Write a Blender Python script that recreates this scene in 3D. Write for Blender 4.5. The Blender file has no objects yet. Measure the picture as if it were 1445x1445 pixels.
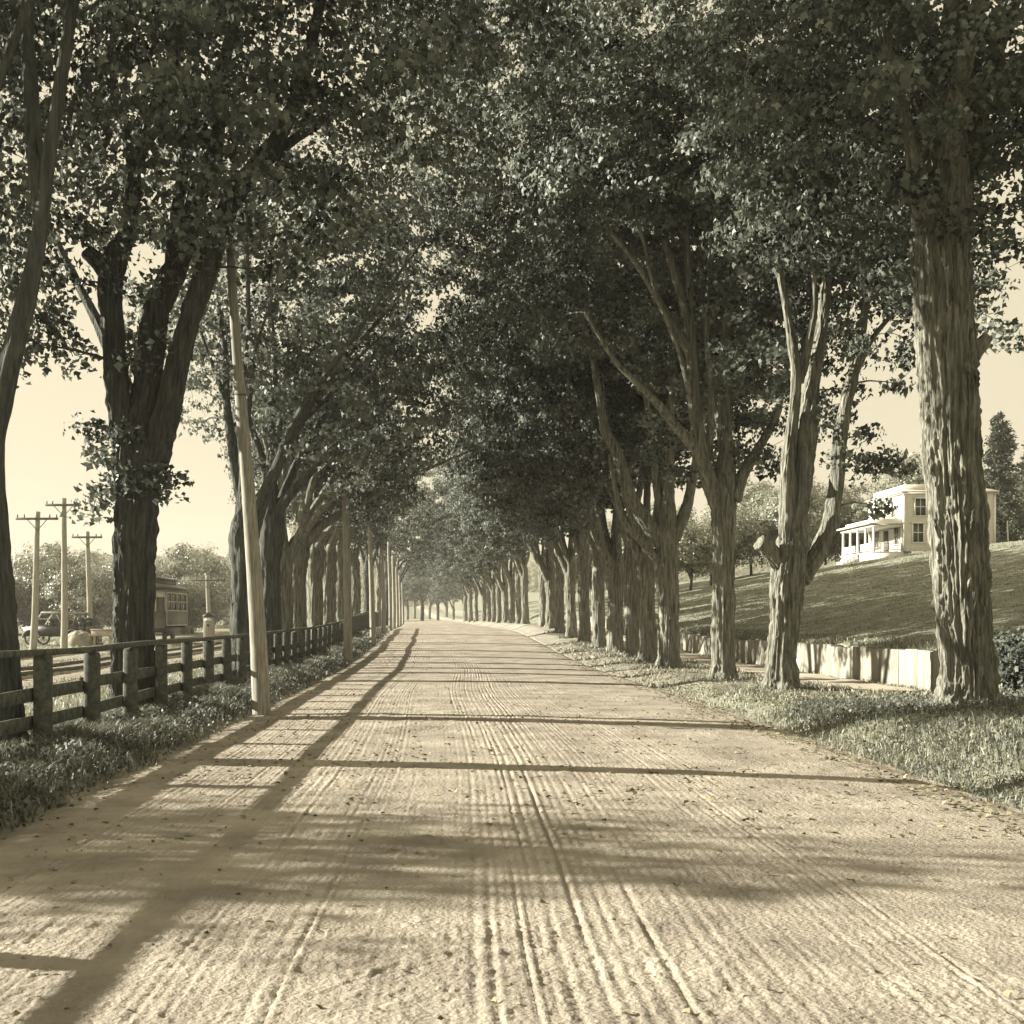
import bpy, math, random
import numpy as np
from mathutils import Vector

random.seed(7)
RNG = np.random.default_rng(11)
sc = bpy.context.scene
COL = sc.collection
R = math.radians

# ------------------------------------------------------------------ camera
F_PX, VPX, HOR, EYE = 1700.0, 640.0, 872.0, 1.7
cam_d = bpy.data.cameras.new("camera")
cam = bpy.data.objects.new("camera", cam_d)
COL.objects.link(cam)
cam.location = (0, 0, EYE)
cam.rotation_euler = (R(90), 0, 0)
cam_d.sensor_width = 36
cam_d.lens = F_PX / 1445 * 36
cam_d.shift_x = (722.5 - VPX) / 1445
cam_d.shift_y = (HOR - 722.5) / 1445
cam_d.clip_end = 5000
sc.camera = cam

# ------------------------------------------------------------------ light
SUN_EL, SUN_AZ = 20.5, 12.0           # elevation; degrees beyond due left
sd = Vector((-math.cos(R(SUN_AZ)) * math.cos(R(SUN_EL)),
             math.sin(R(SUN_AZ)) * math.cos(R(SUN_EL)), math.sin(R(SUN_EL))))
sun_d = bpy.data.lights.new("sun", 'SUN')
sun_d.energy = 4.3
sun_d.angle = R(0.5)
sun_d.color = (1.0, 0.94, 0.82)
sun = bpy.data.objects.new("sun", sun_d)
COL.objects.link(sun)
sun.rotation_euler = sd.to_track_quat('Z', 'Y').to_euler()

world = bpy.data.worlds.new("World")
sc.world = world
world.use_nodes = True
nt = world.node_tree
bg = nt.nodes["Background"]
sky = nt.nodes.new("ShaderNodeTexSky")
sky.sky_type = 'NISHITA'
sky.sun_disc = False
sky.sun_elevation = R(SUN_EL)
sky.sun_rotation = math.atan2(sd.x, sd.y)
sky.air_density = 1.0
sky.dust_density = 2.5
hs = nt.nodes.new("ShaderNodeHueSaturation")
hs.inputs["Saturation"].default_value = 0.12
mx = nt.nodes.new("ShaderNodeMix")
mx.data_type = 'RGBA'
mx.blend_type = 'MULTIPLY'
mx.inputs[0].default_value = 1.0
mx.inputs[7].default_value = (2.02, 1.80, 1.27, 1)
nt.links.new(sky.outputs[0], hs.inputs["Color"])
gm = nt.nodes.new("ShaderNodeGamma")      # evens out the bright and dim sides of the hazy sky
gm.inputs["Gamma"].default_value = 0.12
nt.links.new(hs.outputs[0], gm.inputs["Color"])
nt.links.new(gm.outputs[0], mx.inputs[6])
nt.links.new(mx.outputs[2], bg.inputs["Color"])
bg.inputs["Strength"].default_value = 0.10

sc.view_settings.view_transform = 'Standard'
sc.view_settings.look = 'None'
sc.view_settings.exposure = 1.84
sc.view_settings.gamma = 1
sc.render.engine = 'CYCLES'
cy = sc.cycles
cy.max_bounces = 6
cy.diffuse_bounces = 1
cy.glossy_bounces = 2
cy.transmission_bounces = 4
cy.volume_bounces = 0
cy.caustics_reflective = False
cy.caustics_refractive = False

# ------------------------------------------------------------------ helpers
def tag(o, label=None, cat=None, group=None, kind=None):
    if label: o["label"] = label
    if cat: o["category"] = cat
    if group: o["group"] = group
    if kind: o["kind"] = kind
    return o

def empty(name, loc, label, cat, group=None, rz=0):
    o = bpy.data.objects.new(name, None)
    o.empty_display_size = 0.3
    COL.objects.link(o)
    o.location = loc
    o.rotation_euler = (0, 0, rz)
    return tag(o, label, cat, group)

def mesh_np(name, V, Fs, mat=None, smooth=False, attrs=None):
    """V (n,3); Fs a list of (m,k) integer arrays."""
    me = bpy.data.meshes.new(name)
    V = np.ascontiguousarray(V, dtype=np.float32)
    me.vertices.add(len(V))
    me.vertices.foreach_set("co", V.ravel())
    loops, starts, tot, off = [], [], [], 0
    for F in Fs:
        F = np.asarray(F, dtype=np.int32)
        if not len(F): continue
        k = F.shape[1]
        loops.append(F.ravel())
        starts.append(off + np.arange(len(F)) * k)
        tot.append(np.full(len(F), k))
        off += F.size
    loops = np.concatenate(loops).astype(np.int32)
    starts = np.concatenate(starts).astype(np.int32)
    me.loops.add(len(loops))
    me.loops.foreach_set("vertex_index", loops)
    me.polygons.add(len(starts))
    me.polygons.foreach_set("loop_start", starts)
    me.update(calc_edges=True)
    if smooth:
        me.polygons.foreach_set("use_smooth", np.ones(len(starts), dtype=bool))
    for an, av in (attrs or {}).items():
        a = me.attributes.new(an, 'FLOAT', 'POINT')
        a.data.foreach_set("value", np.asarray(av, dtype=np.float32))
    me.validate(verbose=False)
    if mat: me.materials.append(mat)
    return me

def link(name, me, parent=None, loc=None):
    o = bpy.data.objects.new(name, me)
    COL.objects.link(o)
    if parent: o.parent = parent
    if loc is not None: o.location = loc
    return o

def _h(ix, iy, iz, seed):
    n = (ix.astype(np.uint32) * np.uint32(374761393) + iy.astype(np.uint32) * np.uint32(668265263)
         + iz.astype(np.uint32) * np.uint32(2147483647) + np.uint32((seed * 1274126177) & 0xffffffff))
    n = (n ^ (n >> np.uint32(13))) * np.uint32(1274126177)
    n = (n ^ (n >> np.uint32(16))) * np.uint32(2246822519)
    n = n ^ (n >> np.uint32(15))
    return n.astype(np.float64) / 4294967295.0

def vnoise(x, y, z=0.0, seed=0):
    x, y, z = np.broadcast_arrays(np.asarray(x, float), np.asarray(y, float), np.asarray(z, float))
    ix, iy, iz = (np.floor(a).astype(np.int64) for a in (x, y, z))
    fx, fy, fz = x - ix, y - iy, z - iz
    fx, fy, fz = (a * a * (3 - 2 * a) for a in (fx, fy, fz))
    v = 0
    for dx in (0, 1):
        for dy in (0, 1):
            for dz in (0, 1):
                w = (fx if dx else 1 - fx) * (fy if dy else 1 - fy) * (fz if dz else 1 - fz)
                v = v + w * _h(ix + dx, iy + dy, iz + dz, seed)
    return v          # 0..1

def fbm(x, y, z=0.0, seed=0, octaves=4, gain=0.5):
    v, a, f, s = 0, 1, 1, 0
    for i in range(octaves):
        v = v + a * (vnoise(np.asarray(x) * f, np.asarray(y) * f, np.asarray(z) * f, seed + i * 17) - 0.5)
        s += a; a *= gain; f *= 2.03
    return v / s * 2  # about -1..1

def sstep(a, b, x):
    t = np.clip((np.asarray(x, float) - a) / (b - a), 0, 1)
    return t * t * (3 - 2 * t)

# ------------------------------------------------------------------ terrain
def bend(Y):                      # the road drifts to the left with distance
    Y = np.asarray(Y, float)
    return np.where(Y > 0, -0.00012 * np.minimum(Y, 200) ** 2 - np.maximum(Y - 200, 0) * 0.06, 0)

def rise(Y):
    return 0.85 * sstep(38, 88, Y) + 0.004 * np.maximum(np.asarray(Y, float) - 130, 0)

WALL_X = 10.4
def ground(X, Y):
    X = np.asarray(X, float); Y = np.asarray(Y, float)
    u = X - bend(Y)
    r = rise(Y)
    h = r + 0 * u
    # crowned road
    # left verge, then field which stays low
    h = h + 0.10 * sstep(-3.3, -4.6, u) + 0.04 * fbm(X * 0.9, Y * 0.9, seed=3) * sstep(-3.4, -4.2, u)
    low = sstep(-6.5, -11, u)
    h = h * (1 - low) + low * (0.0 + 0.18 * r / 0.85 + 0.05 * fbm(X * .3, Y * .3, seed=5))
    h = h + sstep(-60, -220, u) * 6 * (0.6 + 0.4 * vnoise(X * .01, Y * .01, seed=8))
    # right verge: shallow ditch and tussocky bank
    right = sstep(4.9, 6.4, u)
    h = h + right * (0.12 + 0.25 * sstep(60, 85, Y) + 0.07 * fbm(X * 0.8, Y * 0.8, seed=4) + 0.02 * fbm(X * 4, Y * 4, seed=9))
    h = h - 0.10 * np.exp(-((u - 5.3) / 0.45) ** 2) * sstep(40, 20, Y)
    h = h + 0.40 * sstep(6.2, 12, u) * sstep(24, 15, Y) + 0.22 * sstep(5.5, 6.8, u) * sstep(21, 15, Y) + 0.10 * fbm(X * 1.1, Y * 1.1, seed=12) * sstep(5.6, 6.6, u) * sstep(24, 18, Y)
    # lawn behind the retaining wall
    x = u - WALL_X
    lawn = 0.78 + 0.186 * np.minimum(x, 27) + 0.03 * np.maximum(x - 27, 0) * np.exp(-np.maximum(x - 27, 0) / 90)
    lawn = lawn - r * 0.25 + 0.05 * fbm(X * .5, Y * .5, seed=6)
    m = np.where((Y > 25) & (Y < 92), sstep(0.12, 0.2, x), sstep(-0.4, 2.5, x))
    mb = sstep(0, 1, np.clip((25 - Y) / 3, 0, 1))
    m2 = sstep(-1.2, 4.0, x)
    m = np.where(Y <= 25, (1 - mb) * sstep(0.12, 0.2, x) + mb * m2, m)
    h = h + m * np.maximum(lawn, 0)
    # far ground rises a little so that the end of the avenue closes
    h = h + 5 * sstep(230, 520, Y) * sstep(120, 10, np.abs(u))
    return h

def gz(x, y): return float(ground(x, y))

def P(px, py, Y):               # photo pixel at depth Y to a point of the place
    return np.array([(px - VPX) * Y / F_PX, Y, EYE - (py - HOR) * Y / F_PX])

# ------------------------------------------------------------------ materials
def new_mat(name):
    m = bpy.data.materials.new(name)
    m.use_nodes = True
    n = m.node_tree.nodes
    return m, n, m.node_tree.links, n["Principled BSDF"]

def noise_mat(name, c1, c2, scale=4.0, rough=0.85, detail=6, stretch=(1, 1, 1), bump=0.0, bscale=None, spec=0.3, c3=None, dist=0.02, lo=0.35, hi=0.65):
    m, n, l, p = new_mat(name)
    tc = n.new("ShaderNodeTexCoord")
    mp = n.new("ShaderNodeMapping")
    mp.inputs["Scale"].default_value = stretch
    l.new(tc.outputs["Object"], mp.inputs["Vector"])
    t = n.new("ShaderNodeTexNoise")
    t.inputs["Scale"].default_value = scale
    t.inputs["Detail"].default_value = detail
    t.inputs["Roughness"].default_value = 0.65
    l.new(mp.outputs[0], t.inputs["Vector"])
    cr = n.new("ShaderNodeValToRGB")
    cr.color_ramp.elements[0].position = lo
    cr.color_ramp.elements[1].position = hi
    cr.color_ramp.elements[0].color = (*c1, 1)
    cr.color_ramp.elements[1].color = (*c2, 1)
    if c3:
        e = cr.color_ramp.elements.new((lo + hi) / 2); e.color = (*c3, 1)
    l.new(t.outputs["Fac"], cr.inputs[0])
    l.new(cr.outputs[0], p.inputs["Base Color"])
    p.inputs["Roughness"].default_value = rough
    p.inputs["Specular IOR Level"].default_value = spec
    if bump:
        t2 = n.new("ShaderNodeTexNoise")
        t2.inputs["Scale"].default_value = bscale or scale * 3
        t2.inputs["Detail"].default_value = 8
        l.new(mp.outputs[0], t2.inputs["Vector"])
        b = n.new("ShaderNodeBump")
        b.inputs["Strength"].default_value = bump
        b.inputs["Distance"].default_value = dist
        l.new(t2.outputs["Fac"], b.inputs["Height"])
        l.new(b.outputs[0], p.inputs["Normal"])
    return m

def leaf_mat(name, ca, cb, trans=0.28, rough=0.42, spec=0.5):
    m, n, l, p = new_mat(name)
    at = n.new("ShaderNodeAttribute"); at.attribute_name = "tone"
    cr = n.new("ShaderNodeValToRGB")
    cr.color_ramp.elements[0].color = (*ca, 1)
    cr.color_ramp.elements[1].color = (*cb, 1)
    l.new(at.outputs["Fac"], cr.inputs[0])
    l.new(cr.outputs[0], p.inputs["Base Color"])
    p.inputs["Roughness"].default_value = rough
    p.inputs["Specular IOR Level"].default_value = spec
    if trans:
        tr = n.new("ShaderNodeBsdfTranslucent")
        l.new(cr.outputs[0], tr.inputs["Color"])
        mix = n.new("ShaderNodeMixShader")
        mix.inputs[0].default_value = trans
        l.new(p.outputs[0], mix.inputs[1])
        l.new(tr.outputs[0], mix.inputs[2])
        l.new(mix.outputs[0], n["Material Output"].inputs["Surface"])
    return m

M = {}
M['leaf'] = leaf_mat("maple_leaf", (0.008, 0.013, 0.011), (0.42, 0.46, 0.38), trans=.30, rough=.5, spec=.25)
M['leaf_hazy'] = leaf_mat("hazed_leaf", (0.17, 0.18, 0.13), (0.48, 0.48, 0.37))  # distance haze painted in as a lighter leaf colour
M['needle'] = leaf_mat("needle", (0.045, 0.055, 0.038), (0.13, 0.14, 0.095), trans=0.1)
M['litter'] = leaf_mat("fallen_leaf", (0.10, 0.10, 0.05), (0.34, 0.30, 0.18), trans=0.0, rough=0.7)
M['grass'] = leaf_mat("grass_blade", (0.055, 0.066, 0.053), (0.27, 0.275, 0.22), trans=0.25, rough=0.55)
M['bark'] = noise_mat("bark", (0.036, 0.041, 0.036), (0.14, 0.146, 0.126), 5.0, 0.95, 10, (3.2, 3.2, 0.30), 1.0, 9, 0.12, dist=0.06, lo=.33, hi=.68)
M['bark_sunlit'] = noise_mat("sunlit_bark", (0.060, 0.065, 0.055), (0.36, 0.352, 0.285), 5.0, 0.95, 10, (3.2, 3.2, 0.28), 1.0, 9, 0.12, dist=0.06, lo=.33, hi=.68)  # lighter copy of the bark, sunlight put into the colour of lit trunks
M['pole'] = noise_mat("weathered_pole", (0.20, 0.195, 0.165), (0.46, 0.44, 0.37), 7, 0.9, 6, (6, 6, 0.35), 0.4, 14, 0.15, dist=0.01)
M['fence'] = noise_mat("old_fence_timber", (0.055, 0.063, 0.052), (0.17, 0.175, 0.145), 5, 0.92, 8, (2, 2, 2), 0.5, 18, 0.15, dist=0.008)
M['straw'] = leaf_mat("dry_grass_blade", (0.15, 0.16, 0.115), (0.48, 0.47, 0.36), trans=0.2, rough=0.6)
M['dirt'] = noise_mat("road_dirt", (0.245, 0.216, 0.176), (0.445, 0.403, 0.328), 1.0, 0.97, 12, (1, 1, 1), 0.75, 34, 0.1, dist=0.022, c3=(0.345, 0.309, 0.252))
M['lawn'] = noise_mat("short_turf", (0.15, 0.15, 0.095), (0.33, 0.31, 0.21), 1.1, 0.95, 10, (1, 1, 1), 1.0, 12, 0.1, dist=0.08, c3=(0.22, 0.215, 0.14))
def ground_mat():
    m, n, l, p = new_mat("ground")
    out = []
    tc = n.new("ShaderNodeTexCoord")
    for (c1, c2), s_ in ((((0.135, 0.143, 0.108), (0.32, 0.322, 0.25)), 1.3), (((0.23, 0.215, 0.178), (0.41, 0.385, 0.32)), 1.3)):
        t = n.new("ShaderNodeTexNoise"); t.inputs["Scale"].default_value = s_; t.inputs["Detail"].default_value = 12; t.inputs["Roughness"].default_value = .75
        l.new(tc.outputs["Object"], t.inputs["Vector"])
        c = n.new("ShaderNodeValToRGB")
        c.color_ramp.elements[0].position = .36; c.color_ramp.elements[1].position = .64
        c.color_ramp.elements[0].color = (*c1, 1); c.color_ramp.elements[1].color = (*c2, 1)
        l.new(t.outputs["Fac"], c.inputs[0]); out.append(c)
    at = n.new("ShaderNodeAttribute"); at.attribute_name = "bare"
    mm = n.new("ShaderNodeMix"); mm.data_type = 'RGBA'
    l.new(at.outputs["Fac"], mm.inputs[0]); l.new(out[0].outputs[0], mm.inputs[6]); l.new(out[1].outputs[0], mm.inputs[7])
    l.new(mm.outputs[2], p.inputs["Base Color"])
    p.inputs["Roughness"].default_value = .97; p.inputs["Specular IOR Level"].default_value = .1
    t2 = n.new("ShaderNodeTexNoise"); t2.inputs["Scale"].default_value = 11; t2.inputs["Detail"].default_value = 9
    l.new(tc.outputs["Object"], t2.inputs["Vector"])
    b = n.new("ShaderNodeBump"); b.inputs["Strength"].default_value = .9; b.inputs["Distance"].default_value = .06
    l.new(t2.outputs["Fac"], b.inputs["Height"]); l.new(b.outputs[0], p.inputs["Normal"])
    return m
M['ground'] = ground_mat()
M['path'] = noise_mat("pale_path", (0.42, 0.38, 0.30), (0.54, 0.49, 0.39), 2, 0.95, 8, (1, 1, 1), 0.4, 24, 0.1)
M['stone'] = noise_mat("wall_stone", (0.21, 0.205, 0.165), (0.40, 0.38, 0.315), 2.2, 0.9, 8, (1, 2.4, 0.35), 0.8, 8, 0.12, dist=0.05, lo=.34, hi=.62)
M['ballast'] = noise_mat("ballast", (0.24, 0.22, 0.17), (0.5, 0.46, 0.37), 9, 0.95, 8, (1, 1, 1), 0.9, 14, 0.1, dist=0.06)
M['white'] = noise_mat("white_paint", (0.74, 0.71, 0.63), (0.83, 0.80, 0.71), 3, 0.6, 5, (1, 1, 1), 0.1, 20, 0.3, dist=0.005)
M['roofing'] = noise_mat("roofing", (0.42, 0.39, 0.32), (0.58, 0.54, 0.45), 4, 0.85)
M['foundation'] = noise_mat("foundation_stone", (0.16, 0.15, 0.12), (0.30, 0.28, 0.22), 3, 0.9, 6, (1, 1, 1), 0.6, 5)
M['cream'] = noise_mat("cream_paint", (0.44, 0.41, 0.32), (0.58, 0.54, 0.43), 3, 0.5, 5)
M['drab'] = noise_mat("drab_paint", (0.10, 0.10, 0.078), (0.16, 0.157, 0.125), 3, 0.5, 5)
M['dark'] = noise_mat("dark_paint", (0.03, 0.033, 0.026), (0.06, 0.062, 0.05), 4, 0.45, 4, spec=0.5)
M['iron'] = noise_mat("rusty_iron", (0.09, 0.08, 0.065), (0.17, 0.155, 0.125), 8, 0.6, 5)
M['timber'] = noise_mat("raw_timber", (0.33, 0.30, 0.23), (0.50, 0.46, 0.37), 4, 0.9, 6, (1, 1, 1), 0.3, 20)
M['canvas'] = noise_mat("canvas", (0.17, 0.16, 0.125), (0.34, 0.32, 0.255), 3, 0.9, 6, (1, 1, 1), 0.5, 5, dist=0.05)
M['hill'] = noise_mat("wooded_hill", (0.10, 0.105, 0.07), (0.24, 0.235, 0.16), 0.12, 0.95, 10, (1, 1, 1), 1.0, 0.35, 0.1, dist=3)
def glass(name, c):
    m, n, l, p = new_mat(name)
    p.inputs["Base Color"].default_value = (*c, 1)
    p.inputs["Roughness"].default_value = 0.08
    p.inputs["Specular IOR Level"].default_value = 0.6
    return m
M['glass'] = glass("dark_glass", (0.05, 0.052, 0.045))

# ------------------------------------------------------------------ ground meshes
def grid_mesh(name, xs, ys, zf, mat, smooth=True):
    X, Y = np.meshgrid(xs, ys)
    return grid_xy(name, X, Y, zf(X, Y), mat, smooth)

def grid_xy(name, X, Y, Z, mat, smooth=True):
    V = np.stack([X, Y, Z], -1).reshape(-1, 3)
    ny, nx = X.shape
    i = np.arange(ny - 1)[:, None] * nx + np.arange(nx - 1)[None, :]
    Fq = np.stack([i, i + 1, i + nx + 1, i + nx], -1).reshape(-1, 4)
    return mesh_np(name, V, [Fq], mat, smooth)

def geo(a, b, k):
    n = int(math.log(b / a) / k) + 1
    return a * np.exp(np.linspace(0, math.log(b / a), n))

RL, RR = -3.7, 5.15
def road_h(X, Y, U):
    h = rise(Y) + 0.055 * (1 - ((U - 0.7) / 4.4) ** 2)
    wob = 0.26 * (vnoise(Y * 0.075, U * 0 + 3.1, seed=21) - .5) + 0.03 * (vnoise(Y * .5, U * 0 + 1.2, seed=22) - .5)
    g = np.zeros_like(U)
    rr = random.Random(5)
    bands = [(-2.8, -0.7, 30, 0.0092), (0.05, 1.1, 14, 0.0092), (1.1, 2.6, 18, 0.0068), (-0.8, 0.05, 7, 0.0026), (2.6, 4.1, 8, 0.0022)]
    for a, b, n, d in bands:
        for i in range(n):
            c = a + (b - a) * (i + rr.uniform(0.25, 0.75)) / n
            w = rr.uniform(0.011, 0.019)
            ph = rr.uniform(0, 50)
            cc = c + wob + 0.08 * (vnoise(Y * 0.07 + ph, U * 0 + 7.7, seed=23) - .5)
            st = np.clip(vnoise(Y * 0.22 + ph, U * 0 + 4.4, seed=24) * 1.7 - .25, 0, 1.1) * rr.uniform(.45, 1.15) * (.45 + .75 * vnoise(Y * 2.1 + ph, U * 0 + 2.2, seed=26))
            t = (U - cc) / w
            tread = 1.0
            if a < -1:
                tread = 0.65 + 0.5 * np.sin(Y * 2 * math.pi / 0.11 + ph + 20 * (U - cc))
            g = g + d * st * (-np.exp(-t * t) * tread + 0.65 * np.exp(-(t - 1.9) ** 2) + 0.4 * np.exp(-(t + 1.9) ** 2))
    fade = 1 - sstep(3.6, 4.6, np.abs(U - 0.7))
    h = h + g * fade
    wx_ = .6 * (vnoise(X * 6, Y * 6, seed=38) - .5); wy_ = .6 * (vnoise(X * 6 + 7, Y * 6, seed=39) - .5)
    cl = .5 + .5 * fbm((X + wx_ * .3) * 9, (Y + wy_ * .3) * 8, seed=31, octaves=3, gain=.6)
    cl2 = .5 + .5 * fbm((X + wx_ * .2) * 23, (Y + wy_ * .2) * 19, seed=32, octaves=2, gain=.6)
    patch = 0.25 + 1.5 * np.clip(vnoise(X * .55, Y * .8, seed=33) + .5 * (vnoise(X * 2, Y * 2.6, seed=36) - .5) - .2, 0, 1)
    h = h + 0.011 * np.clip(cl - .54, 0, 1) * 2.0 * patch + 0.014 * np.clip(cl2 - .56, 0, 1) * 2 * patch + 0.010 * np.clip(vnoise(X * 5, Y * 13, seed=37) - .55, 0, 1) * 2 * patch
    # hoof prints and scuffs
    hp = vnoise(X * 4.2, Y * 3.4, seed=35)
    pass
    h = h + 0.008 * fbm(X * 1.6, Y * 1.2, seed=34)
    h = h - 0.05 * sstep(4.0, 4.4, np.abs(U - 0.72))
    return h

ys = np.concatenate([np.linspace(-25, 3.4, 30), geo(3.6, 60, 0.0046), geo(60.3, 330, 0.012)])
us = np.linspace(RL, RR, 600)
U, Y = np.meshgrid(us, ys)
X = U + bend(Y)
me = grid_xy("road", X, Y, road_h(X, Y, U) + 0.01, M['dirt'])
tag(link("road", me), "rutted pale dirt road running down the avenue", None, None, "structure")

# terrain sheet (drops a little beneath the road)
ty = np.concatenate([np.linspace(-650, -30, 16), np.linspace(-25, 6, 20), geo(6.3, 120, 0.013), np.linspace(122, 640, 110)])
tu = np.concatenate([-geo(12, 640, 0.10)[::-1], np.linspace(-11.8, -2.9, 90), np.linspace(-2.5, 4.5, 12), np.linspace(4.7, 10.3, 75),
                     np.linspace(10.4, 10.75, 8), np.linspace(10.95, 45, 110), geo(46, 640, 0.08)])
U, Y = np.meshgrid(tu, ty)
X = U + bend(Y)
def terr(X, Y, U):
    h = ground(X, Y)
    inside = sstep(RL + 0.05, RL + 0.35, U) * sstep(RR - 0.05, RR - 0.35, U)
    return h - 0.12 * inside * (Y < 330)
me = grid_xy("ground", X, Y, terr(X, Y, U), M['ground'])
bare = sstep(9.5, 7.0, U) * sstep(4, 5, U) * sstep(22, 36, Y) + .3 * sstep(5.9, 5.1, U) * sstep(3, 4, U) + sstep(-4.0, -3.4, U) * sstep(0, -2, U)
bare = np.clip(bare + (vnoise(X * .8, Y * .8, seed=44) - .5) * .8 * (bare > .02), 0, 1)
a_ = me.attributes.new("bare", 'FLOAT', 'POINT'); a_.data.foreach_set("value", bare.ravel().astype(np.float32))
tag(link("ground", me), None, None, None, "structure")

# pale footpath between the right tree row and the wall
yy = np.linspace(25.5, 120, 240)
uu = np.linspace(8.55, 10.05, 9)
U, Y = np.meshgrid(uu, yy)
U = U + 0.12 * (vnoise(Y * .4, U * 3, seed=41) - .5)
X = U + bend(Y)
tag(link("path", grid_xy("path", X, Y, ground(X, Y) + 0.02 + 0.012 * vnoise(X * 4, Y * 4, seed=42), M['path'])), None, None, None, "structure")

# track bed in the field on the left
for nm, c in (("track_bed", -12.3), ("track_bed", -17.45)):
    yy = np.linspace(16, 210, 300)
    uu = c + np.linspace(-1.9, 1.9, 25)
    U, Y = np.meshgrid(uu, yy)
    Z = ground(U, Y) + 0.05 * sstep(1.9, 1.2, np.abs(U - c)) + 0.012 + 0.03 * vnoise(U * 6, Y * 6, seed=43) * sstep(1.9, 1.5, np.abs(U - c))
    tag(link(nm, grid_xy(nm, U, Y, Z, M['ballast'])), None, None, None, "structure")

# far hills
def hill(name, x0, x1, y, hgt, seed, depth=70):
    xs = np.linspace(x0, x1, 220); dd = np.linspace(-1, 1, 26)
    X, D = np.meshgrid(xs, dd)
    e = sstep(x0, x0 + (x1 - x0) * .2, X) * sstep(x1, x1 - (x1 - x0) * .2, X)
    Z = (1 - D * D) * e * hgt * (0.7 + 0.5 * vnoise(X * .008, D + 2, seed=seed)) + (1 - D * D) * e * 2.6 * fbm(X * .09, D * 9, seed=seed + 1)
    tag(link(name, grid_xy(name, X, y + D * depth, Z - 2.0, M['hill'])), None, None, None, "structure")
hill("hills", -330, 40, 470, 24, 51)
hill("hills", -40, 420, 540, 34, 57)

# ------------------------------------------------------------------ solids
class MB:
    """collects boxes, bars, tubes into one mesh"""
    def __init__(self): self.V = []; self.Q = []; self.T = []; self.n = 0
    def add(self, V, Q=(), T=()):
        V = np.asarray(V, float)
        self.V.append(V)
        if len(Q): self.Q.append(np.asarray(Q) + self.n)
        if len(T): self.T.append(np.asarray(T) + self.n)
        self.n += len(V); return self
    def box(self, c, s, rz=0.0, bev=0.0, jit=0.0):
        c = np.array(c, float); hx, hy, hz = (a / 2 for a in s)
        b = min(bev, hx * .9, hy * .9, hz * .9)
        if b <= 0:
            V = np.array([[sx * hx, sy * hy, sz * hz] for sz in (-1, 1) for sx, sy in ((-1, -1), (1, -1), (1, 1), (-1, 1))])
            Q = [(3, 2, 1, 0), (4, 5, 6, 7), (0, 1, 5, 4), (1, 2, 6, 5), (2, 3, 7, 6), (3, 0, 4, 7)]
        else:
            ring = lambda ox, oy, z: [[-hx + ox, -hy + oy, z], [hx - ox, -hy + oy, z], [hx - ox, hy - oy, z], [-hx + ox, hy - oy, z]]
            def oct8(z, i):
                return [[-hx + b + i, -hy + i, z], [hx - b - i, -hy + i, z], [hx - i, -hy + b + i, z], [hx - i, hy - b - i, z],
                        [hx - b - i, hy - i, z], [-hx + b + i, hy - i, z], [-hx + i, hy - b - i, z], [-hx + i, -hy + b + i, z]]
            V = np.array(oct8(-hz, b * .6) + oct8(-hz + b, 0) + oct8(hz - b, 0) + oct8(hz, b * .6))
            Q = []
            for k in range(3):
                for i in range(8):
                    j = (i + 1) % 8
                    Q.append((k * 8 + i, k * 8 + j, k * 8 + 8 + j, k * 8 + 8 + i))
            for o, fl in ((0, True), (24, False)):
                for q in ((0, 1, 2, 3), (0, 3, 4, 7), (4, 5, 6, 7)):
                    q = tuple(o + a for a in q)
                    Q.append(q[::-1] if fl else q)
        if jit: V = V + RNG.normal(0, jit, V.shape)
        if rz:
            co, si = math.cos(rz), math.sin(rz)
            V = V @ np.array([[co, si, 0], [-si, co, 0], [0, 0, 1]])
        return self.add(V + c, Q)
    def tube(self, pts, rad, n=10, caps=True, amp=0.0, seed=0, lobe=None):
        V, Q, T = tube_arrays(np.asarray(pts, float), np.asarray(rad, float) * np.ones(len(pts)), n, caps, amp, seed, lobe)
        return self.add(V, Q, T)
    def prism(self, poly, axis_a, axis_b):
        """extrude a 2-D outline (x,z) between two y values"""
        n = len(poly)
        V = [[p[0], axis_a, p[1]] for p in poly] + [[p[0], axis_b, p[1]] for p in poly]
        Q = [(i, (i + 1) % n, n + (i + 1) % n, n + i) for i in range(n)]
        c0, c1 = len(V), len(V) + 1
        m = np.mean(poly, 0)
        V += [[m[0], axis_a, m[1]], [m[0], axis_b, m[1]]]
        T = [(c0, (i + 1) % n, i) for i in range(n)] + [(c1, n + i, n + (i + 1) % n) for i in range(n)]
        return self.add(V, Q, T)
    def build(self, name, mat, parent=None, smooth=False, loc=None):
        Fs = []
        if self.Q: Fs.append(np.concatenate(self.Q))
        if self.T: Fs.append(np.concatenate(self.T))
        me = mesh_np(name, np.concatenate(self.V), Fs, mat, smooth)
        return link(name, me, parent, loc)

def smooth_path(pts, step):
    """Catmull-Rom through (x,y,z,r) rows, resampled about every step"""
    p = np.asarray(pts, float)
    if len(p) == 2: p = np.array([p[0], (p[0] + p[1]) / 2, p[1]])
    q = np.vstack([2 * p[0] - p[1], p, 2 * p[-1] - p[-2]])
    out = []
    for i in range(1, len(q) - 2):
        d = np.linalg.norm(q[i + 1, :3] - q[i, :3])
        n = max(2, int(d / step))
        for t in np.arange(n) / n:
            a, b, c, e = q[i - 1], q[i], q[i + 1], q[i + 2]
            out.append(0.5 * (2 * b + (c - a) * t + (2 * a - 5 * b + 4 * c - e) * t * t + (3 * b - a - 3 * c + e) * t ** 3))
    out.append(q[-2])
    out = np.array(out)
    out[:, 3] = np.maximum(out[:, 3], 0.006)
    return out

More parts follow.
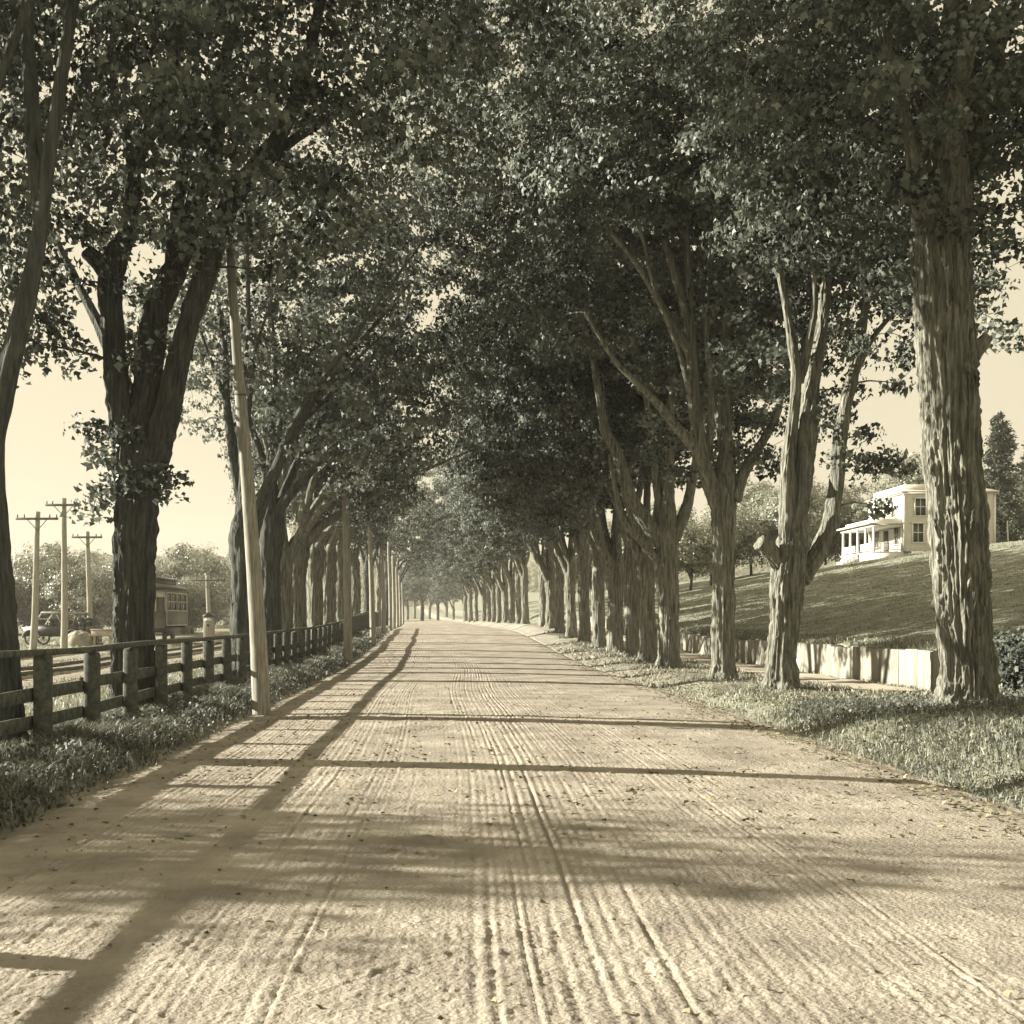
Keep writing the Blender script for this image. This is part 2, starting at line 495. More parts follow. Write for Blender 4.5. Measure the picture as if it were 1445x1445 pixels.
def tube_arrays(P3, rad, n, caps=True, amp=0.0, seed=0, lobe=None):
    m = len(P3)
    d = np.gradient(P3, axis=0)
    d /= np.linalg.norm(d, axis=1)[:, None] + 1e-9
    up = np.array([1.0, 0, 0]) if abs(d[0, 0]) < 0.8 else np.array([0, 1.0, 0])
    A = np.zeros_like(P3)
    for i in range(m):
        a = up - d[i] * np.dot(up, d[i])
        a /= np.linalg.norm(a) + 1e-9
        A[i] = a; up = a
    B = np.cross(d, A)
    th = np.arange(n) / n * 2 * math.pi
    c, s = np.cos(th), np.sin(th)
    L = np.concatenate([[0], np.cumsum(np.linalg.norm(np.diff(P3, axis=0), axis=1))])
    rr = rad[:, None] * np.ones((1, n))
    if amp:
        cx, sx = c[None, :], s[None, :]
        Rm = np.maximum(rad, 0.05)[:, None]
        k = 16.0
        l = L[:, None]
        wx = 0.25 * (vnoise(cx * 4, sx * 4, l * 1.3, seed + 5) - .5)
        n1 = vnoise((cx + wx) * Rm * k + 40, (sx + wx) * Rm * k + 40, l * 1.0, seed)
        n2 = vnoise((cx + wx) * Rm * k * 2.3 + 40, (sx + wx) * Rm * k * 2.3 + 40, l * 3.2, seed + 1)
        ridge = 1 - np.abs(2 * n1 - 1) * 1.6 + 0.45 * (1 - np.abs(2 * n2 - 1) * 1.5)
        lump = fbm(cx * 1.2 + 9, sx * 1.2 + 9, l * 0.9, seed + 2, 2)
        k2 = np.clip(rad / 0.3, 0.12, 1.15)[:, None]
        n3 = vnoise((cx + wx) * Rm * k * 1.3 + 20, (sx + wx) * Rm * k * 1.3 + 20, l * 6.5, seed + 9)
        n4 = vnoise(cx * Rm * 46 + 20, sx * Rm * 46 + 20, l * 15, seed + 10)
        ridge = np.clip(ridge + .25, 0, 1.6) ** 1.5 * (.55 + .8 * n3) + .35 * (n4 - .5)
        ridge = ridge - ridge.mean()
        rr = rr + amp * k2 * ridge + amp * 1.3 * k2 * lump
    if lobe is not None:
        rr = rr * (1 + lobe[:, None] * (np.cos(th * 5 + seed)[None, :] + .5 * np.cos(th * 3 + seed * 1.7)[None, :]))
    V = P3[:, None, :] + rr[..., None] * (c[None, :, None] * A[:, None, :] + s[None, :, None] * B[:, None, :])
    V = V.reshape(-1, 3)
    i = np.arange(m - 1)[:, None] * n + np.arange(n)[None, :]
    j = np.arange(m - 1)[:, None] * n + (np.arange(n)[None, :] + 1) % n
    Q = np.stack([i, j, j + n, i + n], -1).reshape(-1, 4)
    T = np.zeros((0, 3), int)
    if caps:
        V = np.vstack([V, P3[0], P3[-1]])
        a = np.arange(n); b = (a + 1) % n
        T = np.concatenate([np.stack([np.full(n, m * n), b, a], -1), np.stack([np.full(n, m * n + 1), (m - 1) * n + a, (m - 1) * n + b], -1)])
    return V, Q, T

# ------------------------------------------------------------------ trees
LEAF = np.array([[0, 0, 0], [-.50, .34, -.20], [-.20, .62, -.06], [0, 1.0, -.16], [.20, .62, -.06], [.50, .34, -.20]])
LEAF_F = np.array([[0, 3, 2, 1], [0, 5, 4, 3]])

def leaves_mesh(name, C, size, nrm, tip, tone, mat, shape=LEAF, shape_f=LEAF_F):
    """C (n,3) leaf bases, nrm rough normals, tip rough tip directions"""
    n = len(C)
    nrm = nrm / (np.linalg.norm(nrm, axis=1)[:, None] + 1e-9)
    t = tip - nrm * (tip * nrm).sum(1)[:, None]
    t /= np.linalg.norm(t, axis=1)[:, None] + 1e-9
    b = np.cross(t, nrm)
    S = shape
    V = C[:, None, :] + size[:, None, None] * (S[None, :, 0, None] * b[:, None, :] + S[None, :, 1, None] * t[:, None, :] + S[None, :, 2, None] * nrm[:, None, :])
    k = len(S)
    Fq = (np.arange(n)[:, None, None] * k + shape_f[None]).reshape(-1, shape_f.shape[1])
    return mesh_np(name, V.reshape(-1, 3), [Fq], mat, False, {"tone": np.repeat(tone, k)})

def cluster_leaves(C, rng, per, spread, size, axis):
    """sprays of leaves round the cluster centres C"""
    cnt = rng.poisson(per, len(C))
    idx = np.repeat(np.arange(len(C)), cnt)
    n = len(idx)
    sc_ = rng.uniform(0.7, 1.25, len(C))[idx][:, None]
    g = rng.normal(0, 1, (n, 3))
    g /= (np.linalg.norm(g, axis=1)[:, None] + 1e-9)
    g *= (rng.uniform(0, 1, n) ** 0.45)[:, None]
    off = g * np.array(spread) * sc_
    out = C[idx] - axis
    out[:, 2] *= 0.45
    out /= np.linalg.norm(out, axis=1)[:, None] + 1e-9
    rxy = np.linalg.norm(off[:, :2], axis=1)
    off[:, 2] -= 0.35 * rxy ** 2
    B = C[idx] + off
    nrm = np.array([0, 0, 0.38]) + out * 0.8 + off * 1.1 + rng.normal(0, 0.42, (n, 3))
    tip = out * 0.6 + off * 0.8 + rng.normal(0, 0.5, (n, 3)) + np.array([0, 0, -0.75])
    s = size * np.clip(rng.lognormal(-.08, .28, n), .45, 1.5)
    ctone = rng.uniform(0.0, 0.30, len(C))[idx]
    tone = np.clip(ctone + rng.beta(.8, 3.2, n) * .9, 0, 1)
    return B, s, nrm, tip, tone

def sample_clusters(rng, ells, n, dmin, clear=None):
    """centres in a union of ellipsoids, denser near the shell"""
    out = np.zeros((0, 3))
    vol = np.array([e[3] * e[4] * e[5] for e in ells]); vol = vol / vol.sum()
    tries = 0
    while len(out) < n and tries < n * 60:
        m = 400; tries += m
        k = rng.choice(len(ells), m, p=vol)
        E = np.array(ells)[k]
        g = rng.normal(0, 1, (m, 3)); g /= np.linalg.norm(g, axis=1)[:, None]
        rad = 0.38 + 0.62 * rng.uniform(0, 1, m) ** 0.55
        lump = 0.70 + 0.62 * vnoise(g[:, 0] * 2.6 + 9, g[:, 1] * 2.6 + 9, g[:, 2] * 2.6 + k * 3.3, 77)
        c = E[:, :3] + g * E[:, 3:6] * (rad * lump)[:, None]
        if clear is not None:
            c = c[~clear(c)]
        for p in c:
            if len(out) >= n: break
            if len(out) == 0 or np.min(((out - p) ** 2).sum(1)) > dmin * dmin:
                out = np.vstack([out, p])
    return out

def grow(mb, nodes, C, rng, sides=5, rmax=0.05):
    """join every cluster to the nearest wood with a thin branch"""
    N = np.array([p for p, r in nodes]); Rr = np.array([r for p, r in nodes])
    left = list(range(len(C)))
    dist = np.array([np.min(np.linalg.norm(N - C[i], axis=1)) for i in left])
    for i in np.argsort(dist):
        c = C[i]
        v = c - N
        d = np.linalg.norm(v, axis=1)
        cost = d + 0.9 * np.maximum(0, -v[:, 2]) + 0.3 * (d > 3.2) * d
        j = int(np.argmin(cost))
        L = d[j]
        if L < 0.05 or L > 4.2 or (L > 2.4 and abs(v[j][2]) < .4 * L): continue
        a = N[j]
        mid = a + (c - a) * 0.5 + np.array([0, 0, 0.10 * L]) + rng.normal(0, 0.06 * L, 3)
        r0 = min(Rr[j] * 0.62, rmax, 0.010 + 0.014 * L)
        r0 = max(r0, 0.008)
        pts = smooth_path([(*a, r0), (*mid, r0 * .75), (*c, 0.006)], max(0.3, L / 5))
        mb.tube(pts[:, :3], pts[:, 3], sides, False)
        N = np.vstack([N, pts[1:, :3]]); Rr = np.concatenate([Rr, pts[1:, 3]])

def build_tree(name, base, limbs, ells, label, cat="tree", group=None, nclu=420, per=115, dmin=0.62, leaf=0.135, seed=1,
               bark='bark', leafm='leaf', sides=84, step=0.04, amp=0.034, clear=None, extra=None, spread=(0.56, 0.56, 0.32), rmax=0.05):
    """limbs: list of polylines of (x,y,z,r) in world coordinates; first is the trunk"""
    rng = np.random.default_rng(seed)
    base = np.array(base, float)
    root = empty(name, base, label, cat, group)
    mb = MB(); nodes = []
    for k, lm in enumerate(limbs):
        big = max(p[3] for p in lm)
        st = step if big > 0.14 else max(step * 2, 0.12)
        pp = smooth_path(lm, st)
        n = sides if k == 0 else max(8, int(sides * min(1, big / 0.3)))
        mb.tube(pp[:, :3] - base, pp[:, 3], n, True, amp, seed + k * 3, 0.16 * np.exp(-np.maximum(pp[:, 2] - base[2], 0) / .28) if k == 0 else None)
        st2 = max(1, int(0.25 / st))
        for q in pp[::st2]:
            if k > 0 or q[2] - base[2] > 3.0:
                nodes.append((q[:3] - base, q[3]))
    E = [(e[0] - base[0], e[1] - base[1], e[2] - base[2], *e[3:]) for e in ells]
    cl = None
    if clear is not None: cl = lambda c: clear(c + base)
    C = sample_clusters(rng, E, nclu, dmin, cl)
    if extra is not None and len(extra): C = np.vstack([C, np.array(extra) - base])
    grow(mb, nodes, C, rng, 5, rmax)
    mb.build("trunk", M[bark], root, True)
    ax = np.mean(C, 0)
    B, s, nr, tp, tone = cluster_leaves(C, rng, per, spread, leaf, ax)
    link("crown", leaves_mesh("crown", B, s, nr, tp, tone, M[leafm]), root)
    return root

def copy_tree(src, loc, rz, scl, label, cat, group):
    c = src.copy(); COL.objects.link(c)
    c.location = loc; c.rotation_euler = (0, 0, rz); c.scale = scl
    tag(c, label, cat, group)
    for ch in src.children:
        d = ch.copy(); COL.objects.link(d); d.parent = c
    return c

def pl(Y, *pts):                # limb from photo pixels: (px, py, depth offset, radius m)
    return [(*P(px, py, Y + dz), r) for px, py, dz, r in pts]

def trunk_base(Y, px, r, py0, h0=None):
    """flared foot, starts 0.25 m below ground"""
    x = (px - VPX) * Y / F_PX
    z = gz(x, Y)
    return x, z, [(x, Y, z - .3, r * 1.55), (x, Y, z + .03, r * 1.32), (x, Y, z + .3, r * 1.1), (x, Y, z + .7, r * 1.0)]

GL, GR = "maples in the left roadside row", "maples in the right roadside row"
import time as _t
_t0 = _t.time()

# ---- A: great trunk on the right
YA = 19.5
xa, za, tb = trunk_base(YA, 1366, 0.43, 1020)
limbs = [tb + pl(YA, (1361, 900, 0, .415), (1354, 780, 0, .415), (1345, 650, 0, .425), (1339, 560, .0, .44), (1333, 440, .05, .46), (1328, 340, .05, .47), (1332, 265, .1, .38), (1338, 180, .2, .27), (1344, 90, .3, .22), (1350, -30, .4, .17), (1352, -200, .5, .10), (1350, -380, .6, .04)),
         pl(YA, (1315, 330, 0, .2), (1296, 275, -.1, .15), (1285, 200, -.2, .11), (1262, 110, -.4, .09), (1238, 20, -.5, .07), (1200, -120, -.6, .04)),
         pl(YA, (1345, 300, .3, .25), (1375, 180, .8, .17), (1410, 60, 1.2, .12), (1470, -90, 1.8, .06)),
         pl(YA, (1335, 240, .2, .22), (1290, 120, 1.4, .14), (1210, 10, 2.6, .09), (1110, -60, 3.2, .05)),
         pl(YA, (1335, 220, -.1, .2), (1360, 90, -1.2, .13), (1400, -80, -2.0, .07)),
         pl(YA, (1360, 520, 0, .2), (1378, 495, 0, .12), (1390, 480, 0, .10), (1394, 476, 0, .09))]
limbs = [[(a, b, c, r * .94) for a, b, c, r in lm] for lm in limbs]
build_tree("maple_tree", (xa, YA, za), limbs, [(7.0, 20.0, 12.4, 4.4, 4.6, 5.2), (10.0, 20.5, 11.6, 4.2, 4.2, 4.6)],
           "great straight maple with deeply furrowed bark, standing before the house", group=GR,
           nclu=580, per=125, leaf=.115, seed=101, sides=200, step=0.03, amp=0.046,
           clear=lambda c: ((c[:, 1] < YA - .6) & (np.abs(c[:, 0] - xa) < 1.3) & (c[:, 2] < 9.6)) | (c[:, 2] < 6.9) | ((c[:, 0] < 7.4) & (c[:, 2] < 8.2)) | (c[:, 0] < 4.1),
           bark='bark_sunlit')

# ---- B: pollarded tree with a sawn stump arm
YB = 26.0
xb, zb, tb = trunk_base(YB, 1103, 0.285, 975)
limbs = [tb + pl(YB, (1106, 890, 0, .28), (1110, 830, 0, .33), (1114, 795, 0, .36), (1121, 740, 0, .26), (1130, 680, 0, .23), (1136, 615, 0, .21), (1143, 560, .1, .17), (1158, 470, .2, .12), (1168, 380, .3, .10), (1172, 270, .4, .07), (1180, 120, .4, .04)),
         pl(YB, (1108, 810, 0, .22), (1094, 788, -.1, .19), (1080, 772, -.2, .165), (1071, 766, -.25, .165)),
         pl(YB, (1128, 815, .1, .22), (1152, 785, .2, .18), (1170, 745, .25, .165), (1180, 690, .3, .15), (1186, 620, .35, .14), (1196, 560, .4, .13), (1208, 510, .5, .11), (1222, 430, .7, .08), (1240, 320, .9, .05)),
         pl(YB, (1112, 770, -.1, .2), (1111, 710, -.15, .16), (1112, 650, -.15, .14), (1120, 585, -.15, .12), (1124, 530, -.2, .11), (1115, 470, -.2, .09), (1103, 400, -.2, .07), (1085, 300, -.1, .05), (1070, 180, 0, .03)),
         pl(YB, (1126, 540, -.1, .11), (1142, 480, -.3, .08), (1150, 410, -.4, .06), (1140, 300, -.6, .04)),
         pl(YB, (1130, 690, .4, .16), (1150, 560, 1.4, .11), (1110, 420, 2.6, .07), (1070, 300, 3.2, .04)),
         pl(YB, (1200, 540, .4, .1), (1230, 480, .6, .06), (1262, 440, .7, .04))]
build_tree("maple_tree", (xb, YB, zb), limbs, [(6.6, 27.5, 11.8, 5.4, 4.2, 5.0), (8.6, 27.0, 10.2, 3.0, 3.0, 3.6), (2.0, 28.2, 14.4, 3.6, 2.8, 2.8)],
           "maple with a sawn-off stump arm low on its left side", group=GR,
           nclu=500, per=95, seed=102, sides=110, step=0.035, amp=0.040,
           clear=lambda c: ((c[:, 1] < YB + .4) & (c[:, 2] < 9.2) & (np.abs(c[:, 0] - xb) < 1.5)) | (c[:, 2] < 6.4) | ((c[:, 0] < 6.3) & (c[:, 2] < 11.2)),
           extra=[P(1190, 640, YB + .3), P(1225, 650, YB + .5), P(1250, 640, YB + .6), P(1215, 660, YB + .6), P(1270, 655, YB + .6), P(1242, 715, YB + .5), P(1160, 585, YB + .2), P(1225, 610, YB + .5)],
           bark='bark_sunlit')

# ---- C: slender, fan of long pale limbs
YC = 31.0
xc, zc, tb = trunk_base(YC, 1021, 0.27, 970)
limbs = [tb + pl(YC, (1021, 860, 0, .27), (1021, 780, 0, .28), (1022, 715, 0, .31), (1024, 680, 0, .26), (1024, 620, .1, .17), (1020, 540, .2, .13), (1026, 450, .3, .10), (1045, 340, .4, .07), (1060, 220, .6, .04)),
         pl(YC, (1016, 715, 0, .24), (1002, 680, -.1, .20), (988, 630, -.2, .17), (979, 560, -.3, .155), (973, 464, -.4, .13), (958, 405, -.45, .11), (937, 330, -.5, .09), (920, 258, -.6, .07), (906, 200, -.7, .05), (895, 120, -.8, .03)),
         pl(YC, (976, 500, -.35, .12), (947, 454, -.6, .09), (901, 376, -.9, .075), (855, 318, -1.1, .06), (826, 275, -1.2, .045), (777, 230, -1.3, .03)),
         pl(YC, (974, 470, -.35, .11), (973, 400, -.5, .085), (967, 310, -.6, .07), (960, 232, -.7, .05), (954, 150, -.7, .03)),
         pl(YC, (988, 640, -.15, .15), (960, 608, -.4, .12), (930, 572, -.7, .10), (897, 538, -.9, .085), (865, 505, -1, .06), (825, 440, -1.2, .04)),
         pl(YC, (982, 590, -.2, .1), (960, 500, -.7, .075), (925, 410, -1.0, .06), (905, 330, -1.1, .045), (870, 240, -1.2, .03), (850, 170, -1.2, .015)),
         pl(YC, (1000, 650, .1, .11), (1004, 560, -.4, .08), (996, 460, -.7, .065), (1004, 360, -.8, .05), (998, 250, -.9, .03)),
         pl(YC, (940, 340, -.5, .06), (946, 260, -.7, .045), (940, 180, -.8, .025)),
         pl(YC, (1036, 705, 0, .2), (1052, 662, 0, .14), (1075, 625, .1, .11), (1096, 585, .1, .09), (1108, 530, .2, .06), (1120, 440, .3, .03)),
         pl(YC, (1024, 640, .4, .15), (1000, 500, 1.6, .10), (940, 380, 2.6, .07), (880, 260, 3.2, .04))]
build_tree("maple_tree", (xc, YC, zc), limbs, [(5.4, 32.8, 12.2, 6.0, 4.2, 5.6), (1.8, 33.5, 15.6, 4.0, 3.0, 3.6), (7.2, 32.6, 9.4, 3.6, 3.0, 3.6)],
           "slender maple whose long pale limbs fan out high over the road", group=GR,
           nclu=580, per=95, seed=103, sides=96, step=0.035, amp=0.034, leaf=0.14,
           clear=lambda c: ((c[:, 1] < YC + .6) & (c[:, 2] < 11.5) & (c[:, 0] < 7.8) & (c[:, 0] > 1.5)) | (c[:, 2] < 5.6) | ((c[:, 0] < 5.2) & (c[:, 2] < 9.2)),
           extra=[P(1060, 650, YC), P(1080, 640, YC), P(1095, 660, YC + .2), P(1045, 635, YC)], bark='bark_sunlit')

# ---- D
YD = 38.5
xd, zd, tb = trunk_base(YD, 944, 0.31, 955)
limbs = [tb + pl(YD, (943, 870, 0, .31), (941, 800, 0, .33), (940, 755, 0, .38), (943, 700, 0, .2), (945, 620, 0, .16), (948, 540, .1, .12), (950, 420, .2, .08), (945, 300, .3, .04)),
         pl(YD, (932, 765, 0, .26), (914, 738, -.1, .22), (890, 700, -.2, .19), (871, 640, -.3, .17), (853, 605, -.35, .14), (845, 555, -.4, .11), (830, 480, -.5, .08), (800, 400, -.6, .05)),
         pl(YD, (936, 752, .1, .2), (926, 680, .1, .13), (918, 610, 0, .11), (905, 520, 0, .08), (880, 420, 0, .05)),
         pl(YD, (950, 760, 0, .24), (968, 718, 0, .17), (978, 670, .1, .14), (990, 600, .2, .11), (1000, 500, .3, .07), (1010, 400, .4, .04)),
         pl(YD, (940, 740, .4, .18), (930, 640, 1.6, .12), (900, 520, 2.6, .08), (860, 420, 3.4, .04)),
         pl(YD, (928, 790, -.1, .16), (905, 765, -.3, .10), (880, 735, -.5, .09), (868, 690, -.6, .075), (860, 640, -.7, .05))]
build_tree("maple_tree", (xd, YD, zd), limbs, [(5.4, 40.2, 11.8, 5.8, 3.8, 5.4), (7.6, 40, 9.0, 3.2, 3.0, 2.8)],
           "maple with a stout left limb leaning to the road from a low fork", group=GR,
           nclu=440, per=90, seed=104, sides=84, step=0.04, amp=0.034, leaf=0.15,
           clear=lambda c: ((c[:, 1] < YD + .8) & (c[:, 2] < 10.0) & (c[:, 0] > 3.4)) | (c[:, 2] < 5.8) | ((c[:, 0] < 4.6) & (c[:, 2] < 9.8)), bark='bark_sunlit')

# ---- L0: leaning trunk on the left edge
Y0 = 14.5
x0, z0, tb = trunk_base(Y0, -8, 0.36, 1050)
limbs = [tb + pl(Y0, (-14, 860, 0, .32), (-18, 740, 0, .27), (-14, 630, 0, .23), (2, 560, 0, .20), (22, 480, 0, .17), (40, 410, 0, .15), (57, 322, 0, .125), (70, 215, 0, .11), (87, 107, .05, .105), (103, 0, .1, .10), (125, -150, .2, .07), (150, -330, .4, .03)),
         pl(Y0, (58, 330, .02, .13), (54, 270, .10, .13), (48, 205, .2, .135), (43, 120, .3, .13), (38, 40, .4, .11), (44, -100, .5, .06)),
         pl(Y0, (-30, 420, .3, .11), (-18, 180, -.2, .09), (12, 75, -.3, .085), (42, 5, -.3, .08), (80, -120, -.3, .04)),
         pl(Y0, (-20, 640, .1, .18), (-90, 480, .2, .13), (-180, 300, .3, .09), (-260, 120, .4, .05))]
limbs = [[(a, b, c, r * (.72 if c > 3.2 or k else .9)) for a, b, c, r in lm] for k, lm in enumerate(limbs)]
build_tree("maple_tree", (x0, Y0, z0), limbs, [(-5.4, 15.2, 11.9, 3.8, 4.0, 4.2), (-8.4, 14.5, 10.6, 3.2, 3.6, 3.8)],
           "maple at the left edge with a smooth limb curving up to the right", group=GL,
           nclu=330, per=85, seed=105, sides=90, step=0.035, amp=0.016, leaf=0.115,
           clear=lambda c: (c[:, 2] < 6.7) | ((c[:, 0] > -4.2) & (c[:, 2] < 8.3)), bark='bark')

# ---- L1: massive forked trunk behind the fence
Y1 = 20.6
x1, z1, tb = trunk_base(Y1, 187, 0.345, 1020)
limbs = [tb + pl(Y1, (188, 860, 0, .335), (191, 760, 0, .345), (194, 690, 0, .37), (195, 645, 0, .42), (200, 600, .1, .30), (212, 520, .2, .24), (220, 440, .3, .23), (248, 375, .35, .20), (276, 285, .4, .17), (303, 215, .45, .14), (312, 110, .5, .11), (330, 20, .6, .09), (345, -120, .7, .05)),
         pl(Y1, (185, 655, 0, .27), (172, 600, 0, .225), (165, 540, 0, .215), (161, 470, 0, .20), (155, 408, 0, .215), (163, 365, 0, .21), (182, 318, 0, .15), (195, 220, .05, .15), (222, 163, .1, .15), (250, 65, .15, .13), (268, -20, .2, .11), (290, -160, .3, .06)),
         pl(Y1, (213, 660, 0, .29), (233, 595, -.1, .24), (250, 520, -.15, .20), (268, 450, -.2, .19), (288, 390, -.25, .19), (316, 310, -.3, .18), (352, 246, -.35, .16), (396, 188, -.4, .14), (425, 110, -.45, .12), (446, 30, -.5, .10), (470, -80, -.6, .06)),
         pl(Y1, (156, 395, 0, .17), (138, 370, 0, .15), (122, 355, 0, .13)),
         pl(Y1, (240, 400, .3, .13), (244, 352, .25, .13), (250, 300, .2, .12), (262, 220, .3, .10), (280, 100, .4, .06)),
         pl(Y1, (320, 305, -.3, .14), (345, 260, .2, .12), (410, 200, .8, .10), (470, 160, 1.2, .08), (560, 90, 1.8, .05)),
         pl(Y1, (188, 240, 0, .11), (172, 160, -.4, .08), (158, 100, -.6, .06), (150, 10, -.8, .04)),
         pl(Y1, (200, 600, .3, .16), (150, 480, 1.8, .12), (90, 360, 2.8, .08), (40, 250, 3.4, .05))]
limbs = [[(a, b, c, r * (.86 if k else .94)) for a, b, c, r in lm] for k, lm in enumerate(limbs)]
build_tree("maple_tree", (x1, Y1, z1), limbs, [(-5.0, 19.6, 11.2, 5.6, 2.9, 5.2), (-7.4, 19.8, 9.2, 4.0, 2.8, 3.8), (-1.7, 19.9, 12.2, 4.0, 2.7, 3.6), (0.4, 23.6, 14.0, 3.0, 2.4, 2.4)],
           "massive dark maple trunk behind the near fence, forking into several heavy limbs", group=GL,
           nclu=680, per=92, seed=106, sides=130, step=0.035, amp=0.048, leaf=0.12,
           clear=lambda c: (c[:, 2] < 5.9) | ((c[:, 1] > 21.5) & (c[:, 2] < 12.5)) | ((c[:, 0] > -4.6) & (c[:, 2] < 7.4)) | ((c[:, 1] < Y1 - .5) & (c[:, 2] < 8.0) & (c[:, 0] > -6.3) & (c[:, 0] < -4.0)),
           extra=[P(150, 610, Y1), P(140, 640, Y1), P(172, 610, Y1 - .4), P(190, 660, Y1 - .5), P(176, 685, Y1 - .45), P(228, 690, Y1 - .1), P(236, 670, Y1), P(150, 690, Y1 - .1), P(132, 715, Y1), P(120, 600, Y1 + .2)])
print("near trees", round(_t.time() - _t0, 1))

# ---- generic vase-shaped maples (built once each, then copied)
def generic(seed, fork, nl, lean, label, group, loc, r=0.31, crown=None, leaf=0.15, bark='bark', per=85, nclu=400, ry=4.2, Hr=(9.5, 12.5)):
    rr = random.Random(seed)
    x, y = loc; z = gz(x, y)
    t = [(x, y, z - .3, r * 1.5), (x, y, z + .03, r * 1.3), (x, y, z + .3, r * 1.08), (x, y, z + .8, r), (x + .05 * rr.uniform(-1, 1), y, z + fork * .7, r * .98),
         (x + .08 * rr.uniform(-1, 1), y, z + fork - .2, r * 1.08)]
    limbs = []
    for k in range(nl):
        a = 2 * math.pi * (k + rr.uniform(.1, .9)) / nl
        dx, dy = math.cos(a) * 1.15 + lean * .4, math.sin(a) * .9
        sp = rr.uniform(.55, 1.25)
        r1 = r * rr.uniform(.42, .60)
        H = rr.uniform(*Hr)
        p = [(x + dx * .03, y + dy * .03, z + fork - .75, r1 * .9), (x + dx * .10, y + dy * .10, z + fork - .15, r1 * 1.1)]
        for q, f in enumerate((.08, .22, .42, .65, 1.0)):
            out = sp * (0.55 * f + 1.8 * f ** 1.5) * 1.3
            p.append((x + dx * (out + .12) + rr.uniform(-.15, .15), y + dy * (out + .12) + rr.uniform(-.15, .15), z + fork + (H - fork) * f, r1 * (1 - .86 * f)))
        limbs.append(p)
        b = p[4]
        limbs.append([(b[0], b[1], b[2], b[3] * .7), (b[0] + dx * .5 - dy * .4, b[1] + dy * .5 + dx * .4, b[2] + 1.0, b[3] * .5), (b[0] + dx * 1.3 - dy * 1.1, b[1] + dy * 1.3 + dx * 1.1, b[2] + 2.6, b[3] * .2)])
    t += [(x, y, z + fork + .35, r * .8), (x, y, z + fork + 1.1, r * .45), (x, y, z + fork + 2.2, r * .3), (x + .2, y + .2, z + fork + 4.5, r * .12)]
    cx = x + lean
    e = crown or [(cx, y + .6, z + 11.2, 5.8, ry, 5.4), (cx + lean * .9, y + .4, z + 8.2, 3.6, ry * .8, 3.0)]
    return build_tree("maple_tree", (x, y, z), [t] + limbs, e, label, group=group, nclu=nclu, per=per, dmin=.62, leaf=leaf, seed=seed, sides=44, step=0.08, amp=0.032, bark=bark,
                      clear=lambda c: (c[:, 2] < z + 5.0) | ((c[:, 2] < z + 7.5) & (np.hypot(c[:, 0] - x, c[:, 1] - y) < 1.8)))

ORD = ["first", "second", "third", "fourth", "fifth", "sixth", "seventh", "eighth", "ninth", "tenth", "eleventh", "twelfth", "thirteenth"]
right = [(914, 42.5), (893, 46.0), (868, 50.5), (845, 55), (825, 60), (806, 65.5), (790, 71), (777, 76), (767, 80.5), (741, 96), (733, 101), (722, 108)]
far_right = [(713, 116), (704, 124), (697, 133), (690, 142), (683, 150), (672, 158), (664, 167), (657, 178)]
left = [(345, 32.3), (381, 37), (398, 40.5), (421, 44.3), (445, 49), (464, 54.5), (480, 62), (501, 73), (519, 88)]
far_left = [(535, 103), (547, 121), (557, 142)]
def wx(px, Y): return (px - VPX) * Y / F_PX

protoR = []
for i in range(4):
    px, Yv = right[i]
    protoR.append(generic(200 + i, [3.6, 4.4, 3.2, 4.0][i], [5, 4, 5, 4][i], -1.5,
                  ["fifth maple of the right row, counted from the near end", "sixth maple of the right row, counted from the near end",
                   "seventh maple of the right row, its left limb slanting over the road", "eighth maple of the right row, counted from the near end"][i],
                  GR, (wx(px, Yv), Yv), r=[.30, .28, .32, .29][i], bark='bark_sunlit'))
for k, (px, Yv) in enumerate(right[4:]):
    s = protoR[(k * 3 + 1) % 4]; x = wx(px, Yv); f = random.uniform(.92, 1.08)
    copy_tree(s, (x, Yv, gz(x, Yv)), random.uniform(-.5, .5), (f, f, random.uniform(.92, 1.06)),
              f"{(ORD + ['fourteenth', 'fifteenth', 'sixteenth'])[8 + k]} maple of the right row, counted from the near end", "tree", GR)
for k, (px, Yv) in enumerate(far_right):
    s = protoR[(k * 3 + 2) % 4]; x = wx(px, Yv); f = random.uniform(.92, 1.05)
    copy_tree(s, (x, Yv, gz(x, Yv)), random.uniform(-.6, .6), (f, f, f), "small hazy maple at the far end of the right row", "tree", "hazy maples at the far end of the right row")

protoL = []
for i in range(4):
    px, Yv = left[i]
    protoL.append(generic(300 + i, [3.9, 4.6, 3.5, 4.3][i], [4, 5, 4, 5][i], 1.6,
                  ["gnarled dark maple just left of the leaning pole", "broad maple trunk right behind the foot of the leaning pole",
                   "third maple past the massive forked trunk in left row", "fourth maple beyond the massive forked trunk in the left row"][i],
                  GL, (wx(px, Yv), Yv), r=[.36, .34, .32, .33][i], leaf=.145, ry=3.1, nclu=[330, 210, 210, 240][i], per=70, bark='bark' if i < 2 else 'bark_sunlit', Hr=(9.5, 12.5) if i < 3 else (7.6, 9.4),
                  crown=None if i < 3 else [(wx(px, Yv) + .3, Yv + .3, gz(wx(px, Yv), Yv) + 8.1, 3.1, 3.0, 2.9)]))
for k, (px, Yv) in enumerate(left[4:]):
    s = protoL[3 if Yv < 80 else 1]; x = wx(px, Yv); f = random.uniform(.9, 1.05); low = 1      # mid-row crowns shaped low to let sun reach the right row
    copy_tree(s, (x, Yv, gz(x, Yv)), random.uniform(-2.6, 2.6), (f, f, f * low * random.uniform(.95, 1.06)),
              f"{ORD[4 + k]} maple beyond the massive forked trunk in the left row", "tree", GL)
